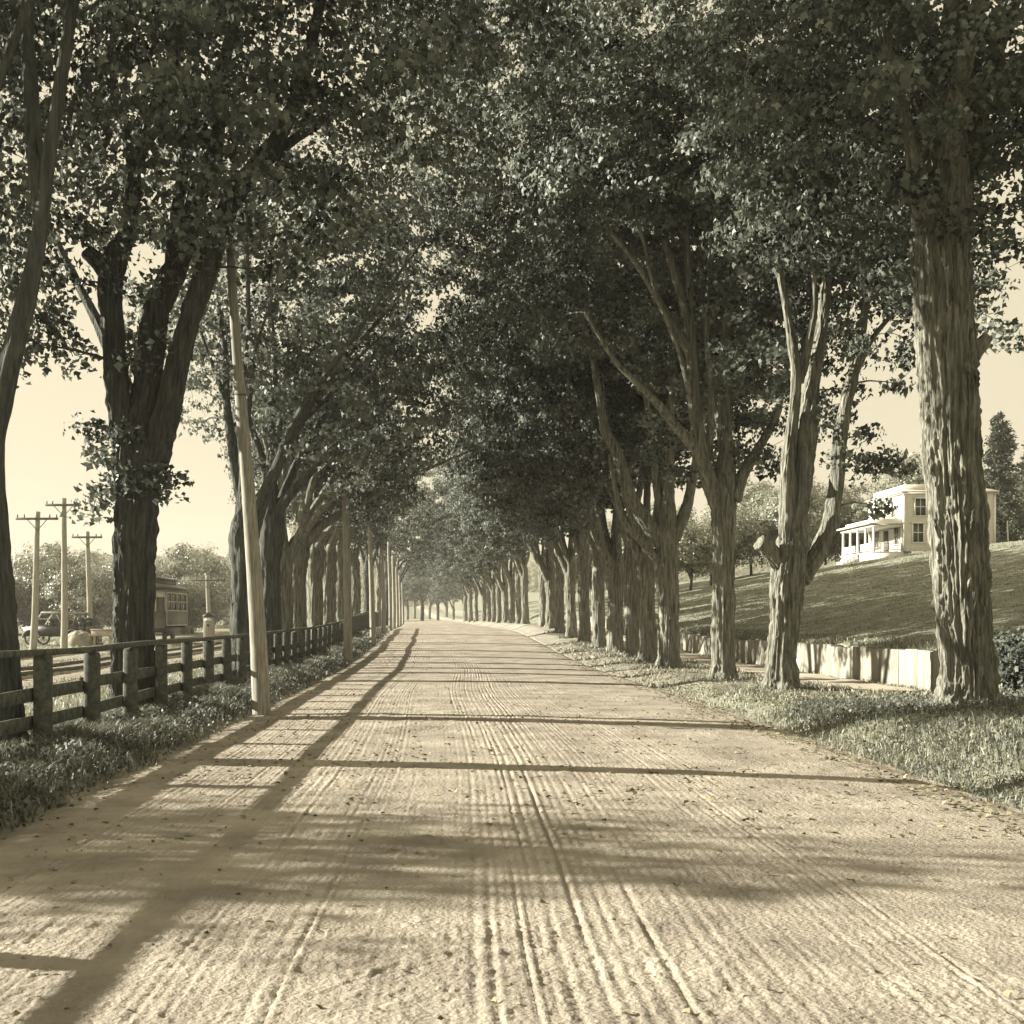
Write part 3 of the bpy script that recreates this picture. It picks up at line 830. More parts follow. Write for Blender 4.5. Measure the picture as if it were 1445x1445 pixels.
for k, (px, Yv) in enumerate(far_left):
    s = protoL[(k * 3 + 2) % 4]; x = wx(px, Yv); f = random.uniform(.92, 1.05)
    copy_tree(s, (x, Yv, gz(x, Yv)), random.uniform(-.6, .6), (f, f, f), "small hazy maple at the far end of the left row", "tree", "hazy maples at the far end of the left row")
# the avenue goes on behind the camera and shades the scene from there
for k, (x, Yv) in enumerate([(-6.2, -1.5), (7.4, 0.5), (-6.0, -8.5), (7.0, -7), (-6.0, -17), (7.0, -16), (11.0, 6.5)]):
    s = [protoL[0], protoR[0], protoL[1], protoR[1], protoL[2], protoR[2], protoR[3]][k]
    copy_tree(s, (x, Yv, gz(x, Yv)), .3 * k, (1, 1, 1), "maple of the avenue standing behind the viewpoint", "tree", "maples of the avenue behind the viewpoint")
# trees closing the end of the road
for k, (px, Yv, f) in enumerate([(596, 205, .85), (618, 225, .8), (640, 215, .75), (575, 235, .9), (606, 250, .95), (655, 245, .9), (630, 262, 1.0), (585, 270, 1.0)]):
    x = wx(px, Yv)
    copy_tree((protoL + protoR)[k], (x, Yv, gz(x, Yv) - .2), random.uniform(0, 6.28), (f, f, f * .8), "pale hazy tree closing the far end of the road", "tree", "hazy trees closing the end of the road")
print("rows", round(_t.time() - _t0, 1))

# ---- background trees
def bush_tree(seed, loc, h, w, label, group, name="bushy_tree", leafm='leaf_hazy', trunk_h=0.25, ncl=170, per=90, leaf=.19):
    rr = random.Random(seed)
    x, y = loc; z = gz(x, y)
    t = [(x, y, z - .3, .16), (x, y, z + .3, .13), (x + .1, y, z + h * .3, .11), (x, y, z + h * .8, .03)]
    limbs = [t]
    for k in range(5):
        a = k * 1.26 + rr.uniform(0, .6)
        limbs.append([(x, y, z + h * rr.uniform(.12, .3), .08), (x + math.cos(a) * w * .35, y + math.sin(a) * w * .35, z + h * .5, .05), (x + math.cos(a) * w * .7, y + math.sin(a) * w * .7, z + h * .75, .02)])
    e = [(x, y, z + h * (.5 + trunk_h * .5), w, w, h * (.5 - trunk_h * .5)), (x + w * .35, y, z + h * .55, w * .6, w * .7, h * .36)]
    return build_tree(name, (x, y, z), limbs, e, label, group=group, nclu=ncl, per=per, dmin=.5, leaf=leaf, seed=seed, sides=10, step=.3, amp=0.008, leafm=leafm, spread=(.8, .8, .6))

GT = "low bushy trees of the thicket behind the trolley line"
bt = [bush_tree(401, (-52, 104), 6.6, 3.6, "leafy low tree in the sunlit thicket behind the poles", GT, trunk_h=.05),
      bush_tree(402, (-46.5, 109), 7.4, 3.8, "leafy low tree in the sunlit thicket behind the poles", GT, trunk_h=.08)]
rr = random.Random(9)
for k, (x, Yv, f) in enumerate([(-41, 105, .9), (-36.5, 108, 1.05), (-32, 104, .92), (-28.5, 110, 1.0), (-39, 116, 1.15), (-49, 117, 1.1), (-33, 119, 1.1), (-57, 112, 1.0), (-24.5, 113, .95), (-27, 124, 1.15)]):
    copy_tree(bt[k % 2], (x, Yv, gz(x, Yv)), rr.uniform(0, 6), (f, f, f * rr.uniform(.85, 1.1)), "leafy low tree in the sunlit thicket behind the poles", "tree", GT)
for k, (x, Yv, f) in enumerate([(-34, 185, 1.5), (-41, 195, 1.7), (-48, 190, 1.6), (-29, 200, 1.5), (-55, 205, 1.8), (-37, 215, 1.9), (-24, 210, 1.4), (-63, 210, 1.8)]):
    copy_tree(bt[k % 2], (x, Yv, gz(x, Yv)), rr.uniform(0, 6), (f, f, f), "faint hazy tree on the rise beyond the trolley car", "tree", "faint trees beyond the trolley car")

GH = "trees on the hillside around the white house"
ht = [bush_tree(411, (wx(1120, 122), 122), 8.6, 3.6, "round leafy tree on the hillside left of the white house", GH, "orchard_tree", 'leaf_hazy', .2, 200, 95, .2),
      bush_tree(412, (wx(975, 112), 112), 6.4, 2.8, "small spreading tree with a bare stem, seen between the slender trunks", GH, "orchard_tree", 'leaf_hazy', .4, 120, 90, .19)]
for k, (px, Yv, f, s) in enumerate([(1060, 135, 1.2, 0), (1090, 128, 1.0, 0), (1165, 128, 1.0, 0), (1195, 138, 1.1, 0), (1225, 126, .85, 0), (1003, 118, 1.0, 1), (1035, 122, 1.15, 1), (945, 132, 1.1, 0), (905, 140, 1.1, 0), (870, 150, 1.1, 0), (835, 160, 1.1, 0), (1140, 150, 1.3, 0), (1290, 128, 1.35, 0), (1330, 124, 1.2, 0), (1375, 126, 1.1, 0), (1440, 118, .95, 0)]):
    x = wx(px, Yv)
    lab = ["round leafy tree on the hillside left of the white house", "small spreading tree with a bare stem, seen between the slender trunks"][s]
    if k >= 12: lab = "leafy tree rising close behind the white house"
    elif px < 960: lab = "round leafy tree seen behind the middle of the right row"
    copy_tree(ht[s], (x, Yv, gz(x, Yv)), rr.uniform(0, 6), (f, f, f), lab, "tree", GH)

sp = bush_tree(420, (-15.5, 11.2), 7.6, 2.5, "thin young tree in the field left of the fence", "young trees in the field left of the fence", "young_tree", 'leaf', .3, 75, 60, .14)
for x, Yv, f, rz_ in ((-23.5, 12.6, 1.3, .4), (-12.5, 7.2, .55, 2.0)):
    copy_tree(sp, (x, Yv, gz(x, Yv)), rz_, (f, f, f), "thin young tree in the field left of the fence", "tree", "young trees in the field left of the fence")
NEED = np.array([[-.12, 0, 0], [.12, 0, 0], [.22, .6, -.05], [0, 1.0, -.1], [-.22, .6, -.05]])
NEED_F = np.array([[0, 1, 2, 3, 4]])
def pine(loc, h, w, seed, label):
    rng = np.random.default_rng(seed)
    x, y = loc; z = gz(x, y)
    root = empty("pine_tree", (x, y, z), label, "tree", "pines beside the white house")
    mb = MB()
    mb.tube([(0, 0, -.3), (0, 0, h * .5), (0, 0, h)], [.24, .16, .02], 12)
    B, Nn, Tt, S = [], [], [], []
    for q in np.arange(h * .12, h * .99, .42):
        f = 1 - q / h
        for a in rng.uniform(0, 6.28, 6):
            L = w * (f ** .75) * rng.uniform(.6, 1.1) + .2
            e = np.array([math.cos(a) * L, math.sin(a) * L, q - .10 * L + rng.uniform(-.2, .3)])
            s = np.array([0, 0, q])
            mb.tube([s, (s + e) / 2 + [0, 0, .08 * L], e], [.035, .025, .008], 4, False)
            n = int(26 + 30 * L)
            t = rng.uniform(.25, 1.05, n)
            p = s + (e - s) * t[:, None] + rng.normal(0, .16, (n, 3)) * (0.6 + L * .25)
            B.append(p); d = (e - s) / L
            Tt.append(d * .6 + rng.normal(0, .5, (n, 3)) + [0, 0, -.1]); Nn.append(rng.normal(0, .6, (n, 3)) + [0, 0, .8]); S.append(rng.uniform(.22, .42, n))
    mb.build("trunk", M['bark'], root, True)
    B = np.concatenate(B); n = len(B)
    link("crown", leaves_mesh("crown", B, np.concatenate(S), np.concatenate(Nn), np.concatenate(Tt), np.clip(rng.normal(.45, .25, n), 0, 1), M['needle'], NEED, NEED_F), root)
pine((wx(1412, 114), 114), 14.0, 3.0, 501, "tall pine right of the white house")
pine((wx(1455, 122), 122), 12.5, 2.8, 502, "pine cut by the right edge of the view")
pine((wx(1318, 132), 132), 12.5, 2.6, 503, "pine top rising behind the white house")
pine((wx(1365, 135), 135), 11.5, 2.6, 504, "pine behind the white house, right of the great trunk")
print("bg trees", round(_t.time() - _t0, 1))

# shrub at the end of the wall
def shrub(loc, h, w, seed, label, n=60):
    rng = np.random.default_rng(seed)
    x, y = loc; z = gz(x, y)
    root = empty("shrub", (x, y, z), label, "shrub")
    mb = MB(); C = sample_clusters(rng, [(0, 0, h * .5, w, w, h * .5)], n, .18)
    for c in C: mb.tube([(0, 0, -.1), c * np.array([.5, .5, .6]), c], [.02, .012, .005], 4, False)
    mb.build("stem", M['bark'], root)
    B, s, nr, tp, tone = cluster_leaves(C, rng, 60, (.3, .3, .25), .09, np.zeros(3))
    link("foliage", leaves_mesh("foliage", B, s, nr, tp, tone * .6, M['leaf']), root)
shrub((10.9, 22.6), 1.0, .9, 601, "dark shrub at the right edge beside the great maple's foot", 90)
shrub((12.6, 21.5), .9, 1.0, 602, "low shrub cut by the right edge, above the grass bank", 70)

# ------------------------------------------------------------------ stone retaining wall
root = empty("stone_wall", (WALL_X, 25, gz(WALL_X - .3, 25)), "low retaining wall of pale upright stone slabs along the lawn", "wall")
mb = MB(); rr = random.Random(12)
y = 25.0
while y < 92:
    w = rr.uniform(.28, .95)
    xw = WALL_X + float(bend(y)) + rr.uniform(-.010, .010)
    zb_ = gz(xw - .25, y); top = .86 + rr.uniform(-.015, .015) - .012 * (y - 25) * .4
    mb.box((xw - root.location.x, y + w / 2 - root.location.y, zb_ + (top - .3) / 2 - root.location.z), (.30, w + .001, top + .3), 0, .012, .006)
    y += w
mb.build("stonework", M['stone'], root)

# ------------------------------------------------------------------ fence
FX, FY0, FSP = -4.9, 4.4, 2.0
npost = 46
fy = FY0 + np.arange(npost) * FSP
fx = FX + bend(fy)
fz = ground(fx, fy)
fence = empty("wooden_fence", (fx[0], fy[0], fz[0]), "weathered post and rail timber fence along the left verge", "fence")
fo = np.array(fence.location)
rr = random.Random(3)
tops = fz + 1.15 + 0.02 * RNG.normal(0, 1, npost)
for i in range(npost):
    m = MB()
    tz = tops[i]
    lx = rr.uniform(-.02, .02)
    m.box((0, 0, (tz + .3 - fz[i]) / 2 - .3), (.19, .19, tz - fz[i] + .3), rr.uniform(-.1, .1), .03, .004)
    m.build("post", M['fence'], fence, False, (fx[i] - fo[0] + lx, fy[i] - fo[1], fz[i] - fo[2]))
def rail(i, j, ha, hb, off, th, wd, mat='fence'):
    a = np.array([fx[i] + off, fy[i], ha]); b = np.array([fx[j] + off, fy[j], hb])
    d = b - a; L = np.linalg.norm(d)
    n = 7
    V = []
    side = np.array([1.0, 0, 0]); up = np.array([0, 0, 1.0])
    ph = rr.uniform(0, 99)
    for t in np.linspace(-.01, 1.01, n):
        c = a + d * t + up * .012 * (vnoise(t * 3 + ph, 0.5, seed=61) - .5) * 2
        h2 = wd / 2 * (1 + .12 * (vnoise(t * 4 + ph, 7.5, seed=62) - .5)); w2 = th / 2
        k = min(h2, w2) * .35
        for sx, sz in ((-w2, -h2 + k), (-w2, h2 - k), (-w2 + k, h2), (w2 - k, h2), (w2, h2 - k), (w2, -h2 + k), (w2 - k, -h2), (-w2 + k, -h2)):
            V.append(c + side * sx + up * sz - fo)
    Q = []
    for s in range(n - 1):
        for e in range(8):
            f = (e + 1) % 8
            Q.append((s * 8 + e, s * 8 + f, s * 8 + 8 + f, s * 8 + 8 + e))
    T = []
    for o, fl in ((0, 1), ((n - 1) * 8, 0)):
        for e in range(1, 7):
            t3 = (o, o + e, o + e + 1)
            T.append(t3 if fl else t3[::-1])
    return MB().add(V, Q, T)
for i in range(0, npost - 2, 2):
    rail(i, i + 2, tops[i] + .045, tops[i + 2] + .045, 0.0, .105, .075).build("top_rail", M['fence'], fence)
for i in range(0, npost - 2, 2):
    for hh in (.70, .34):
        s = rr.uniform(-.03, .03)
        rail(i, i + 2, fz[i] + hh + s, fz[i + 2] + hh + rr.uniform(-.03, .03), -.118, .045, .16).build("rail", M['fence'], fence)

# ------------------------------------------------------------------ poles
def pole(name, base, top, r0, r1, label, group, arm=None, arm_z=.35, mat='pole', insul=True):
    base = np.array(base, float); top = np.array(top, float)
    root = empty(name, base, label, "pole", group)
    m = MB()
    n = 26
    t = np.linspace(0, 1, n)[:, None]
    p = (top - base) * t + np.array([0, 0, -.4]) * (1 - t)
    p[:, 0] += .03 * np.sin(t[:, 0] * 5); 
    m.tube(p, r0 + (r1 - r0) * t[:, 0], 18, True, .010, int(abs(base[0] * 10)))
    m.build("shaft", M[mat], root, True)
    if arm:
        tz = (top - base)
        a = MB().box((tz[0], tz[1] - r1 - .05, tz[2] - arm_z), (arm, .09, .11), 0, .012)
        for s in (-1, 1):
            a.tube([(tz[0] + s * .5, tz[1] - r1 - .05, tz[2] - arm_z), (tz[0], tz[1] - r1, tz[2] - arm_z - .55)], [.018, .018], 6)
        ao = a.build("crossarm", M['iron'], root)
        k = MB()
        for q in (-.46, -.3, .3, .46):
            k.tube([(tz[0] + q * arm, tz[1] - r1 - .05, tz[2] - arm_z + .05), (tz[0] + q * arm, tz[1] - r1 - .05, tz[2] - arm_z + .2)], [.028, .035], 7)
        k.build("insulator", M['dark'], ao)
    return root
GP = "bare utility poles on the left verge"
PB = P(371, 1008, 21.0); PB[2] = gz(PB[0], 21.0)
r_ = pole("utility_pole", PB, P(327, 352, 21.0), .165, .07, "tall pale leaning pole with a splintered tip, nearest on the left verge", GP)
tp = P(327, 352, 21.0) - PB
MB().tube([tp + [0, 0, -.25], tp + [-.03, 0, .02], tp + [.02, 0, .12], tp + [.14, 0, .19]], [.05, .045, .035, .012], 8).build("splinter", M['pole'], r_, True)
MB().tube([(tp * .685) + [.1, -.13, 0], (tp * .685) + [-.1, -.13, .02]], [.02, .02], 6).build("step_peg", M['iron'], r_)
pp = [(491, 933, 44, 486, 598, .17, "second pole on the left verge, upright and dark at its foot"), (526, 908, 60, 520, 680, .15, "third pole on the left verge"),
      (541, 896, 73, 539, 752, .15, "fourth pole on the left verge, counted from the leaning one"), (551, 890, 83, 549, 765, .14, "fifth pole on the left verge, counted from the leaning one")]
for px, py, Yv, tx, ty_, r0, lab in pp:
    b = P(px, py, Yv); b[2] = gz(b[0], Yv)
    pole("utility_pole", b, P(tx, ty_, Yv), r0, r0 * .62, lab, GP)
for px, Yv, tx, ty_ in [(556, 95, 555, 785), (561, 110, 560, 800), (565, 128, 564, 812), (569, 146, 568, 822)]:
    b = P(px, 880, Yv); b[2] = gz(b[0], Yv)
    pole("utility_pole", b, P(tx, ty_, Yv), .15, .1, "slim distant pole at the far end of the left verge", GP)
GC = "crossarm poles along the trolley line"
for px, Yv, tx, ty_, arm, lab in [(46, 57, 54, 722, 2.0, "leftmost crossarm pole, leaning a little right"), (90, 59, 91, 703, 1.75, "tallest crossarm pole, between two shorter ones"),
                                  (127, 71, 124, 750, 1.8, "shortest crossarm pole beside the forked maple trunk"), (295, 84, 293, 812, 2.6, "thin far crossarm pole above the grey cabinet")]:
    b = P(px, 915, Yv); b[2] = gz(b[0], Yv)
    pole("crossarm_pole", b, P(tx, ty_, Yv), .18 if Yv < 100 else .12, .12 if Yv < 100 else .08, lab, GC, arm)

# ------------------------------------------------------------------ rails and sleepers
for c, lab in ((-12.3, "trolley track of two thin rails just behind the fence"), (-17.45, "trolley track under the parked trolley car")):
    root = empty("trolley_track", (c, 16, gz(c, 16)), lab, "track")
    o = np.array(root.location)
    for s in (-.72, .72):
        yy = np.linspace(16, 205, 130); z = ground(c + 0 * yy, yy) + .17
        p = np.stack([np.full_like(yy, c + s), yy, z], 1) - o
        V = []
        for q in p:
            for dx, dz in ((-.035, -.08), (.035, -.08), (.035, .06), (-.035, .06)): V.append(q + [dx, 0, dz])
        Q = [(k * 4 + e, k * 4 + (e + 1) % 4, k * 4 + 4 + (e + 1) % 4, k * 4 + 4 + e) for k in range(len(p) - 1) for e in range(4)]
        MB().add(V, Q).build("rail", M['iron'], root)
    t = MB(); rr = random.Random(4)
    for yv in np.arange(16.2, 200, .75):
        t.box((rr.uniform(-.05, .05), yv - o[1], gz(c, yv) + .07 - o[2]), (2.3, .2, .12), rr.uniform(-.03, .03), .015)
    t.build("sleepers", M['timber'], root)["kind"] = "stuff"

# ------------------------------------------------------------------ trolley car
cx, ca, cb = -17.45, 66.8, 74.6
gzc = gz(cx, 70) + .24
car = empty("trolley_car", (cx, (ca + cb) / 2, gzc), "old single-truck trolley car half hidden behind the forked maple", "trolley")
car.scale = (1.04, 1.04, 1.07)
W = 2.35; L = 5.0; half = L / 2
m = MB()
m.box((0, 0, 1.25), (W, L, .78), 0, .03)                 # lower side panels
m.box((0, 0, 2.72), (W, L, .22), 0, .02)                 # letter board
for s in (-1, 1):
    for k in range(5):
        m.box((s * (W / 2 - .05), -half + .06 + k * (L - .12) / 4, 2.12), (.10, .12, .98), 0, .01)
m.build("body", M['drab'], car)
for s in (-1, 1):
    for k in range(4):
        yv = -half + .06 + (k + .5) * (L - .12) / 4
        f = MB().box((s * (W / 2 - .035), yv, 2.12), (.03, (L - .12) / 4 - .12, .96))
        wo = f.build("window", M['glass'], car)
        fr = MB()
        hw = (L - .12) / 8 - .07
        for dz in (-.46, 0.02, .46): fr.box((s * (W / 2 - .012), yv, 2.12 + dz), (.03, hw * 2, .045))
        for dy in (-hw, hw): fr.box((s * (W / 2 - .010), yv + dy, 2.12), (.028, .045, .96))
        fr.build("sash", M['cream'], wo)
tr = MB()
for s in (-1, 1):
    for z in (.87, 1.66, 2.62): tr.box((s * (W / 2 + .012), 0, z), (.03, L + .02, .06))
    for yv in (-half, half): tr.box((s * (W / 2 + .012), yv, 1.75), (.032, .1, 1.72))
tr.build("trim", M['cream'], car)
def roof_shape(w, z, crown): return [(-w / 2, z), (w / 2, z), (w / 2, z + .07), (w * .38, z + crown * .6), (w * .2, z + crown), (-w * .2, z + crown), (-w * .38, z + crown * .6), (-w / 2, z + .07)]
rf = MB().prism(roof_shape(W + .25, 2.84, .30), -half - .1, half + .1).build("roof", M['drab'], car)
cl = MB().box((0, 0, 3.23), (1.25, L - .4, .22), 0, .02).build("clerestory", M['dark'], rf)
MB().prism(roof_shape(1.5, 3.34, .16), -half + .1, half - .1).build("clerestory_roof", M['drab'], rf)
for s in (-1, 1):
    n = 9
    a = np.linspace(-math.pi / 2, math.pi / 2, n)
    ring = [(math.sin(t) * (W / 2 - .08), s * (half + math.cos(t) * 1.15)) for t in a]
    def band(z0, z1, mat, nm, par, grow_=0.0, cap=False):
        V = [(x * (1 + grow_), y + s * grow_, z0) for x, y in ring] + [(x * (1 + grow_), y + s * grow_, z1) for x, y in ring]
        Q = [(i, i + 1, n + i + 1, n + i) if s > 0 else (i + 1, i, n + i, n + i + 1) for i in range(n - 1)]
        T = []
        if cap:
            V += [(0, s * half, z0), (0, s * half, z1)]
            T = [(2 * n + 1, n + i, n + i + 1) for i in range(n - 1)] + [(2 * n, i + 1, i) for i in range(n - 1)]
        return MB().add(V, Q, T).build(nm, M[mat], par)
    v = band(.72, 1.62, 'drab', "dash", car, 0, True)
    band(1.62, 2.36, 'glass', "vestibule_window", car, -.02)
    band(2.36, 2.66, 'cream', "hood", car, .04, True)
    band(2.66, 2.74, 'drab', "hood_roof", car, .10, True)
    fr = MB()
    for t in a[::2]:
        x, y = math.sin(t) * (W / 2 - .07), s * (half + math.cos(t) * 1.16)
        fr.box((x, y, 1.99), (.08, .08, .78))
    fr.build("vestibule_post", M['cream'], car)
    MB().tube([(0, s * (half + 1.13), 1.25), (0, s * (half + 1.28), 1.25)], [.14, .15], 14).build("headlight", M['cream'], car)
for yv in (-.95, .95):
    for s in (-1, 1):
        MB().tube([(s * .76, yv, .42), (s * .66, yv, .42)], [.42, .42], 20).build("wheel", M['iron'], car)
MB().box((0, 0, .62), (1.9, 3.0, .3), 0, .03).box((.95, 0, .42), (.12, 2.7, .22)).box((-.95, 0, .42), (.12, 2.7, .22)).build("truck_frame", M['dark'], car)

# ------------------------------------------------------------------ grey cabinet, barrier, crate, canvas heap, motor car
bx = P(295, 905, 64); z = gz(bx[0], 64)
cab = empty("signal_cabinet", (bx[0], 64, z), "narrow grey upright cabinet with a pale label, behind the fence", "cabinet")
MB().box((0, 0, .82), (.52, .5, 1.7), 0, .02).build("body", M['pole'], cab)
MB().prism([(-.32, 1.67), (.32, 1.67), (.26, 1.74), (.06, 1.9), (-.06, 1.9), (-.26, 1.74)], -.3, .3).build("cap", M['dark'], cab)
MB().prism([(-.2, 1.46), (.2, 1.46), (.2, 1.52), (.08, 1.62), (-.08, 1.62), (-.2, 1.52)], -.275, -.245).build("plate", M['white'], cab)
MB().tube([(0, -.24, 1.22), (0, -.275, 1.22)], [.07, .07], 14).build("knob", M['dark'], cab)
bx = P(313, 905, 66); z = gz(bx[0], 66)
bar = empty("plank_barrier", (bx[0], 66, z), "low pale plank barrier just right of the grey cabinet", "barrier")
for zz in (.35, .75, 1.1): MB().box((0, 0, zz), (1.0, .05, .2), 0, .01).build("plank", M['timber'], bar)
for xx in (-.45, .45): MB().box((xx, .06, .6), (.09, .07, 1.3), 0, .01).build("post", M['timber'], bar)
bx = P(146, 905, 66); z = gz(bx[0], 66)
crt = empty("timber_trough", (bx[0], 66, z), "pale timber feed trough on legs left of the forked maple", "trough")
MB().box((0, 0, .78), (1.15, .7, .34), 0, .02).build("bin", M['timber'], crt)
MB().box((0, 0, .98), (1.25, .8, .05), 0, .01).build("lid", M['timber'], crt)
for sx in (-1, 1):
    for sy in (-1, 1): MB().box((sx * .42, sy * .25, .27), (.12, .1, .7), 0, .01).build("leg", M['timber'], crt)
# motor car with its canvas top up
mc = P(82, 905, 68); z = gz(mc[0], 68)
car2 = empty("touring_car", (mc[0], 68, z), "dark open touring car with a raked windscreen and canvas top", "car", rz=R(-8))
body = [(-1.75, .55), (1.7, .5), (1.75, 1.15), (.9, 1.25), (.55, 1.12), (-.35, 1.15), (-.55, 1.2), (-1.75, 1.02)]
MB().prism(body, -.7, .7).build("body", M['dark'], car2)
MB().prism([(-.62, 1.92), (1.45, 1.88), (1.62, 1.7), (1.5, 1.78), (-.6, 1.82), (-.7, 1.86)], -.75, .75).build("canvas_top", M['canvas'], car2)
ws = MB()
for s in (-.68, .68): ws.tube([(-1.15, s, 1.1), (-.6, s, 1.9)], [.035, .035], 8)
for t in (0, .5, 1.0): ws.tube([(-1.15 + .55 * t, -.68, 1.1 + .8 * t), (-1.15 + .55 * t, .68, 1.1 + .8 * t)], [.03, .03], 8)
ws.build("windscreen_frame", M['white'], car2)
st = MB()
for s in (-.7, .7):
    st.tube([(.6, s, 1.15), (.2, s, 1.86)], [.025, .025], 6).tube([(1.2, s, 1.15), (1.4, s, 1.84)], [.025, .025], 6)
st.build("top_stay", M['timber'], car2)
for xx in (-1.25, 1.2):
    for s in (-.72, .72):
        a = np.linspace(0, 2 * math.pi, 25)
        w = MB().tube([(xx + .36 * math.cos(t), s, .42 + .36 * math.sin(t)) for t in a], [.055] * 25, 8, False).build("tyre", M['dark'], car2, True)
        h = MB().tube([(xx, s - .05, .42), (xx, s + .05, .42)], [.07, .07], 10)
        for t in a[:-1:2]: h.tube([(xx, s, .42), (xx + .34 * math.cos(t), s, .42 + .34 * math.sin(t))], [.015, .012], 5)
        h.build("spokes", M['iron'], w)
        a = np.linspace(.1, math.pi - .1, 12)
        V = []
        for t in a:
            for dy in (-.13, .13): V.append((xx + .5 * math.cos(t), s + dy, .42 + .5 * math.sin(t)))
            for dy in (-.13, .13): V.append((xx + .48 * math.cos(t), s + dy, .40 + .5 * math.sin(t)))
        Q = []
        for k in range(11):
            o = k * 4
            Q += [(o, o + 1, o + 5, o + 4), (o + 3, o + 2, o + 6, o + 7), (o, o + 4, o + 6, o + 2), (o + 1, o + 3, o + 7, o + 5)]
        MB().add(V, Q).build("fender", M['cream'], car2)
for s in (-.4, .4): MB().tube([(-1.78, s, .95), (-1.95, s, .95)], [.1, .12], 12).build("headlamp", M['iron'], car2)
for xx in (-.2, .85): MB().box((xx, 0, 1.22), (.22, 1.2, .36), 0, .06).build("seat", M['drab'], car2)
# canvas-covered heap
hp = P(113, 903, 66); z = gz(hp[0], 66)
hx, hy = np.meshgrid(np.linspace(-1, 1, 30), np.linspace(-1, 1, 24))
rad = np.hypot(hx, hy)
hz = np.clip(1 - rad ** 2.2, 0, 1) ** .5 * .95 + .30 * fbm(hx * 2.2, hy * 2.2, seed=71) * (rad < 1) - .05
hm = grid_xy("canvas_heap", hx * .85, hy * .8, hz, M['canvas'])
ho = link("canvas_heap", hm, None, (hp[0], 66, z))
tag(ho, "tan canvas thrown over a rounded heap, right of the open car", "heap")
hd = empty("timber_pile", (hp[0] + .1, 67.6, gz(hp[0], 67.6)), "dark stack of short timbers behind the tan heap", "timber stack")
rr = random.Random(8)
for r_i in range(7):
    for c_i in range(3):
        MB().box((-.35 + c_i * .35 + rr.uniform(-.04, .04), rr.uniform(-.1, .1), .12 + r_i * .23), (.32, 1.3, .21), rr.uniform(-.05, .05), .02).build("baulk", M['dark'] if r_i > 4 else M['iron'], hd)

# ------------------------------------------------------------------ white house
HX0, HX1, HY0, HY1 = 37.4, 44.9, 100.0, 108.2
hz0 = gz(38, 99.5) - .05
house = empty("white_house", (HX0, HY0, hz0), "two-storey white clapboard house with a flat-roofed porch, on the hill", "house")
house.scale = (1, 1, .9)
def hbox(mb, x0, x1, y0, y1, z0, z1, bev=0): return mb.box(((x0 + x1) / 2 - HX0, (y0 + y1) / 2 - HY0, (z0 + z1) / 2), (x1 - x0, y1 - y0, z1 - z0), 0, bev)
m = MB()
# clapboards: overlapping sloped boards all round
z0b, z1b, nb = .45, 5.75, 44
for fx_, (a, b) in (("y0", (HX0, HX1)), ("x0", (HY0, HY1)), ("y1", (HX0, HX1)), ("x1", (HY0, HY1))):
    for k in range(nb):
        za_, zc_ = z0b + (z1b - z0b) * k / nb, z0b + (z1b - z0b) * (k + 1) / nb
        o = .022
        if fx_ == "y0": V = [(a - HX0, -o, za_), (b - HX0, -o, za_), (b - HX0, 0, zc_), (a - HX0, 0, zc_), (a - HX0, 0, za_), (b - HX0, 0, za_)]
        elif fx_ == "y1": V = [(b - HX0, HY1 - HY0 + o, za_), (a - HX0, HY1 - HY0 + o, za_), (a - HX0, HY1 - HY0, zc_), (b - HX0, HY1 - HY0, zc_), (b - HX0, HY1 - HY0, za_), (a - HX0, HY1 - HY0, za_)]
        elif fx_ == "x0": V = [(-o, b - HY0, za_), (-o, a - HY0, za_), (0, a - HY0, zc_), (0, b - HY0, zc_), (0, b - HY0, za_), (0, a - HY0, za_)]
        else: V = [(HX1 - HX0 + o, a - HY0, za_), (HX1 - HX0 + o, b - HY0, za_), (HX1 - HX0, b - HY0, zc_), (HX1 - HX0, a - HY0, zc_), (HX1 - HX0, a - HY0, za_), (HX1 - HX0, b - HY0, za_)]
        m.add(V, [(0, 1, 2, 3), (1, 0, 4, 5)])
m.build("wall", M['white'], house)
for x in (HX0, HX1):
    for y in (HY0, HY1): hbox(MB(), x - .09, x + .09, y - .09, y + .09, .45, 5.75).build("corner_board", M['white'], house)
hbox(MB(), HX0 - .02, HX1 + .02, HY0 - .02, HY1 + .02, -1.5, .45).build("foundation", M['foundation'], house)
rf = MB(); hbox(rf, HX0 - .3, HX1 + .3, HY0 - .3, HY1 + .3, 5.86, 6.0, .03)
hbox(rf, HX0 - .2, HX1 + .2, HY0 - .2, HY1 + .2, 5.73, 5.86)
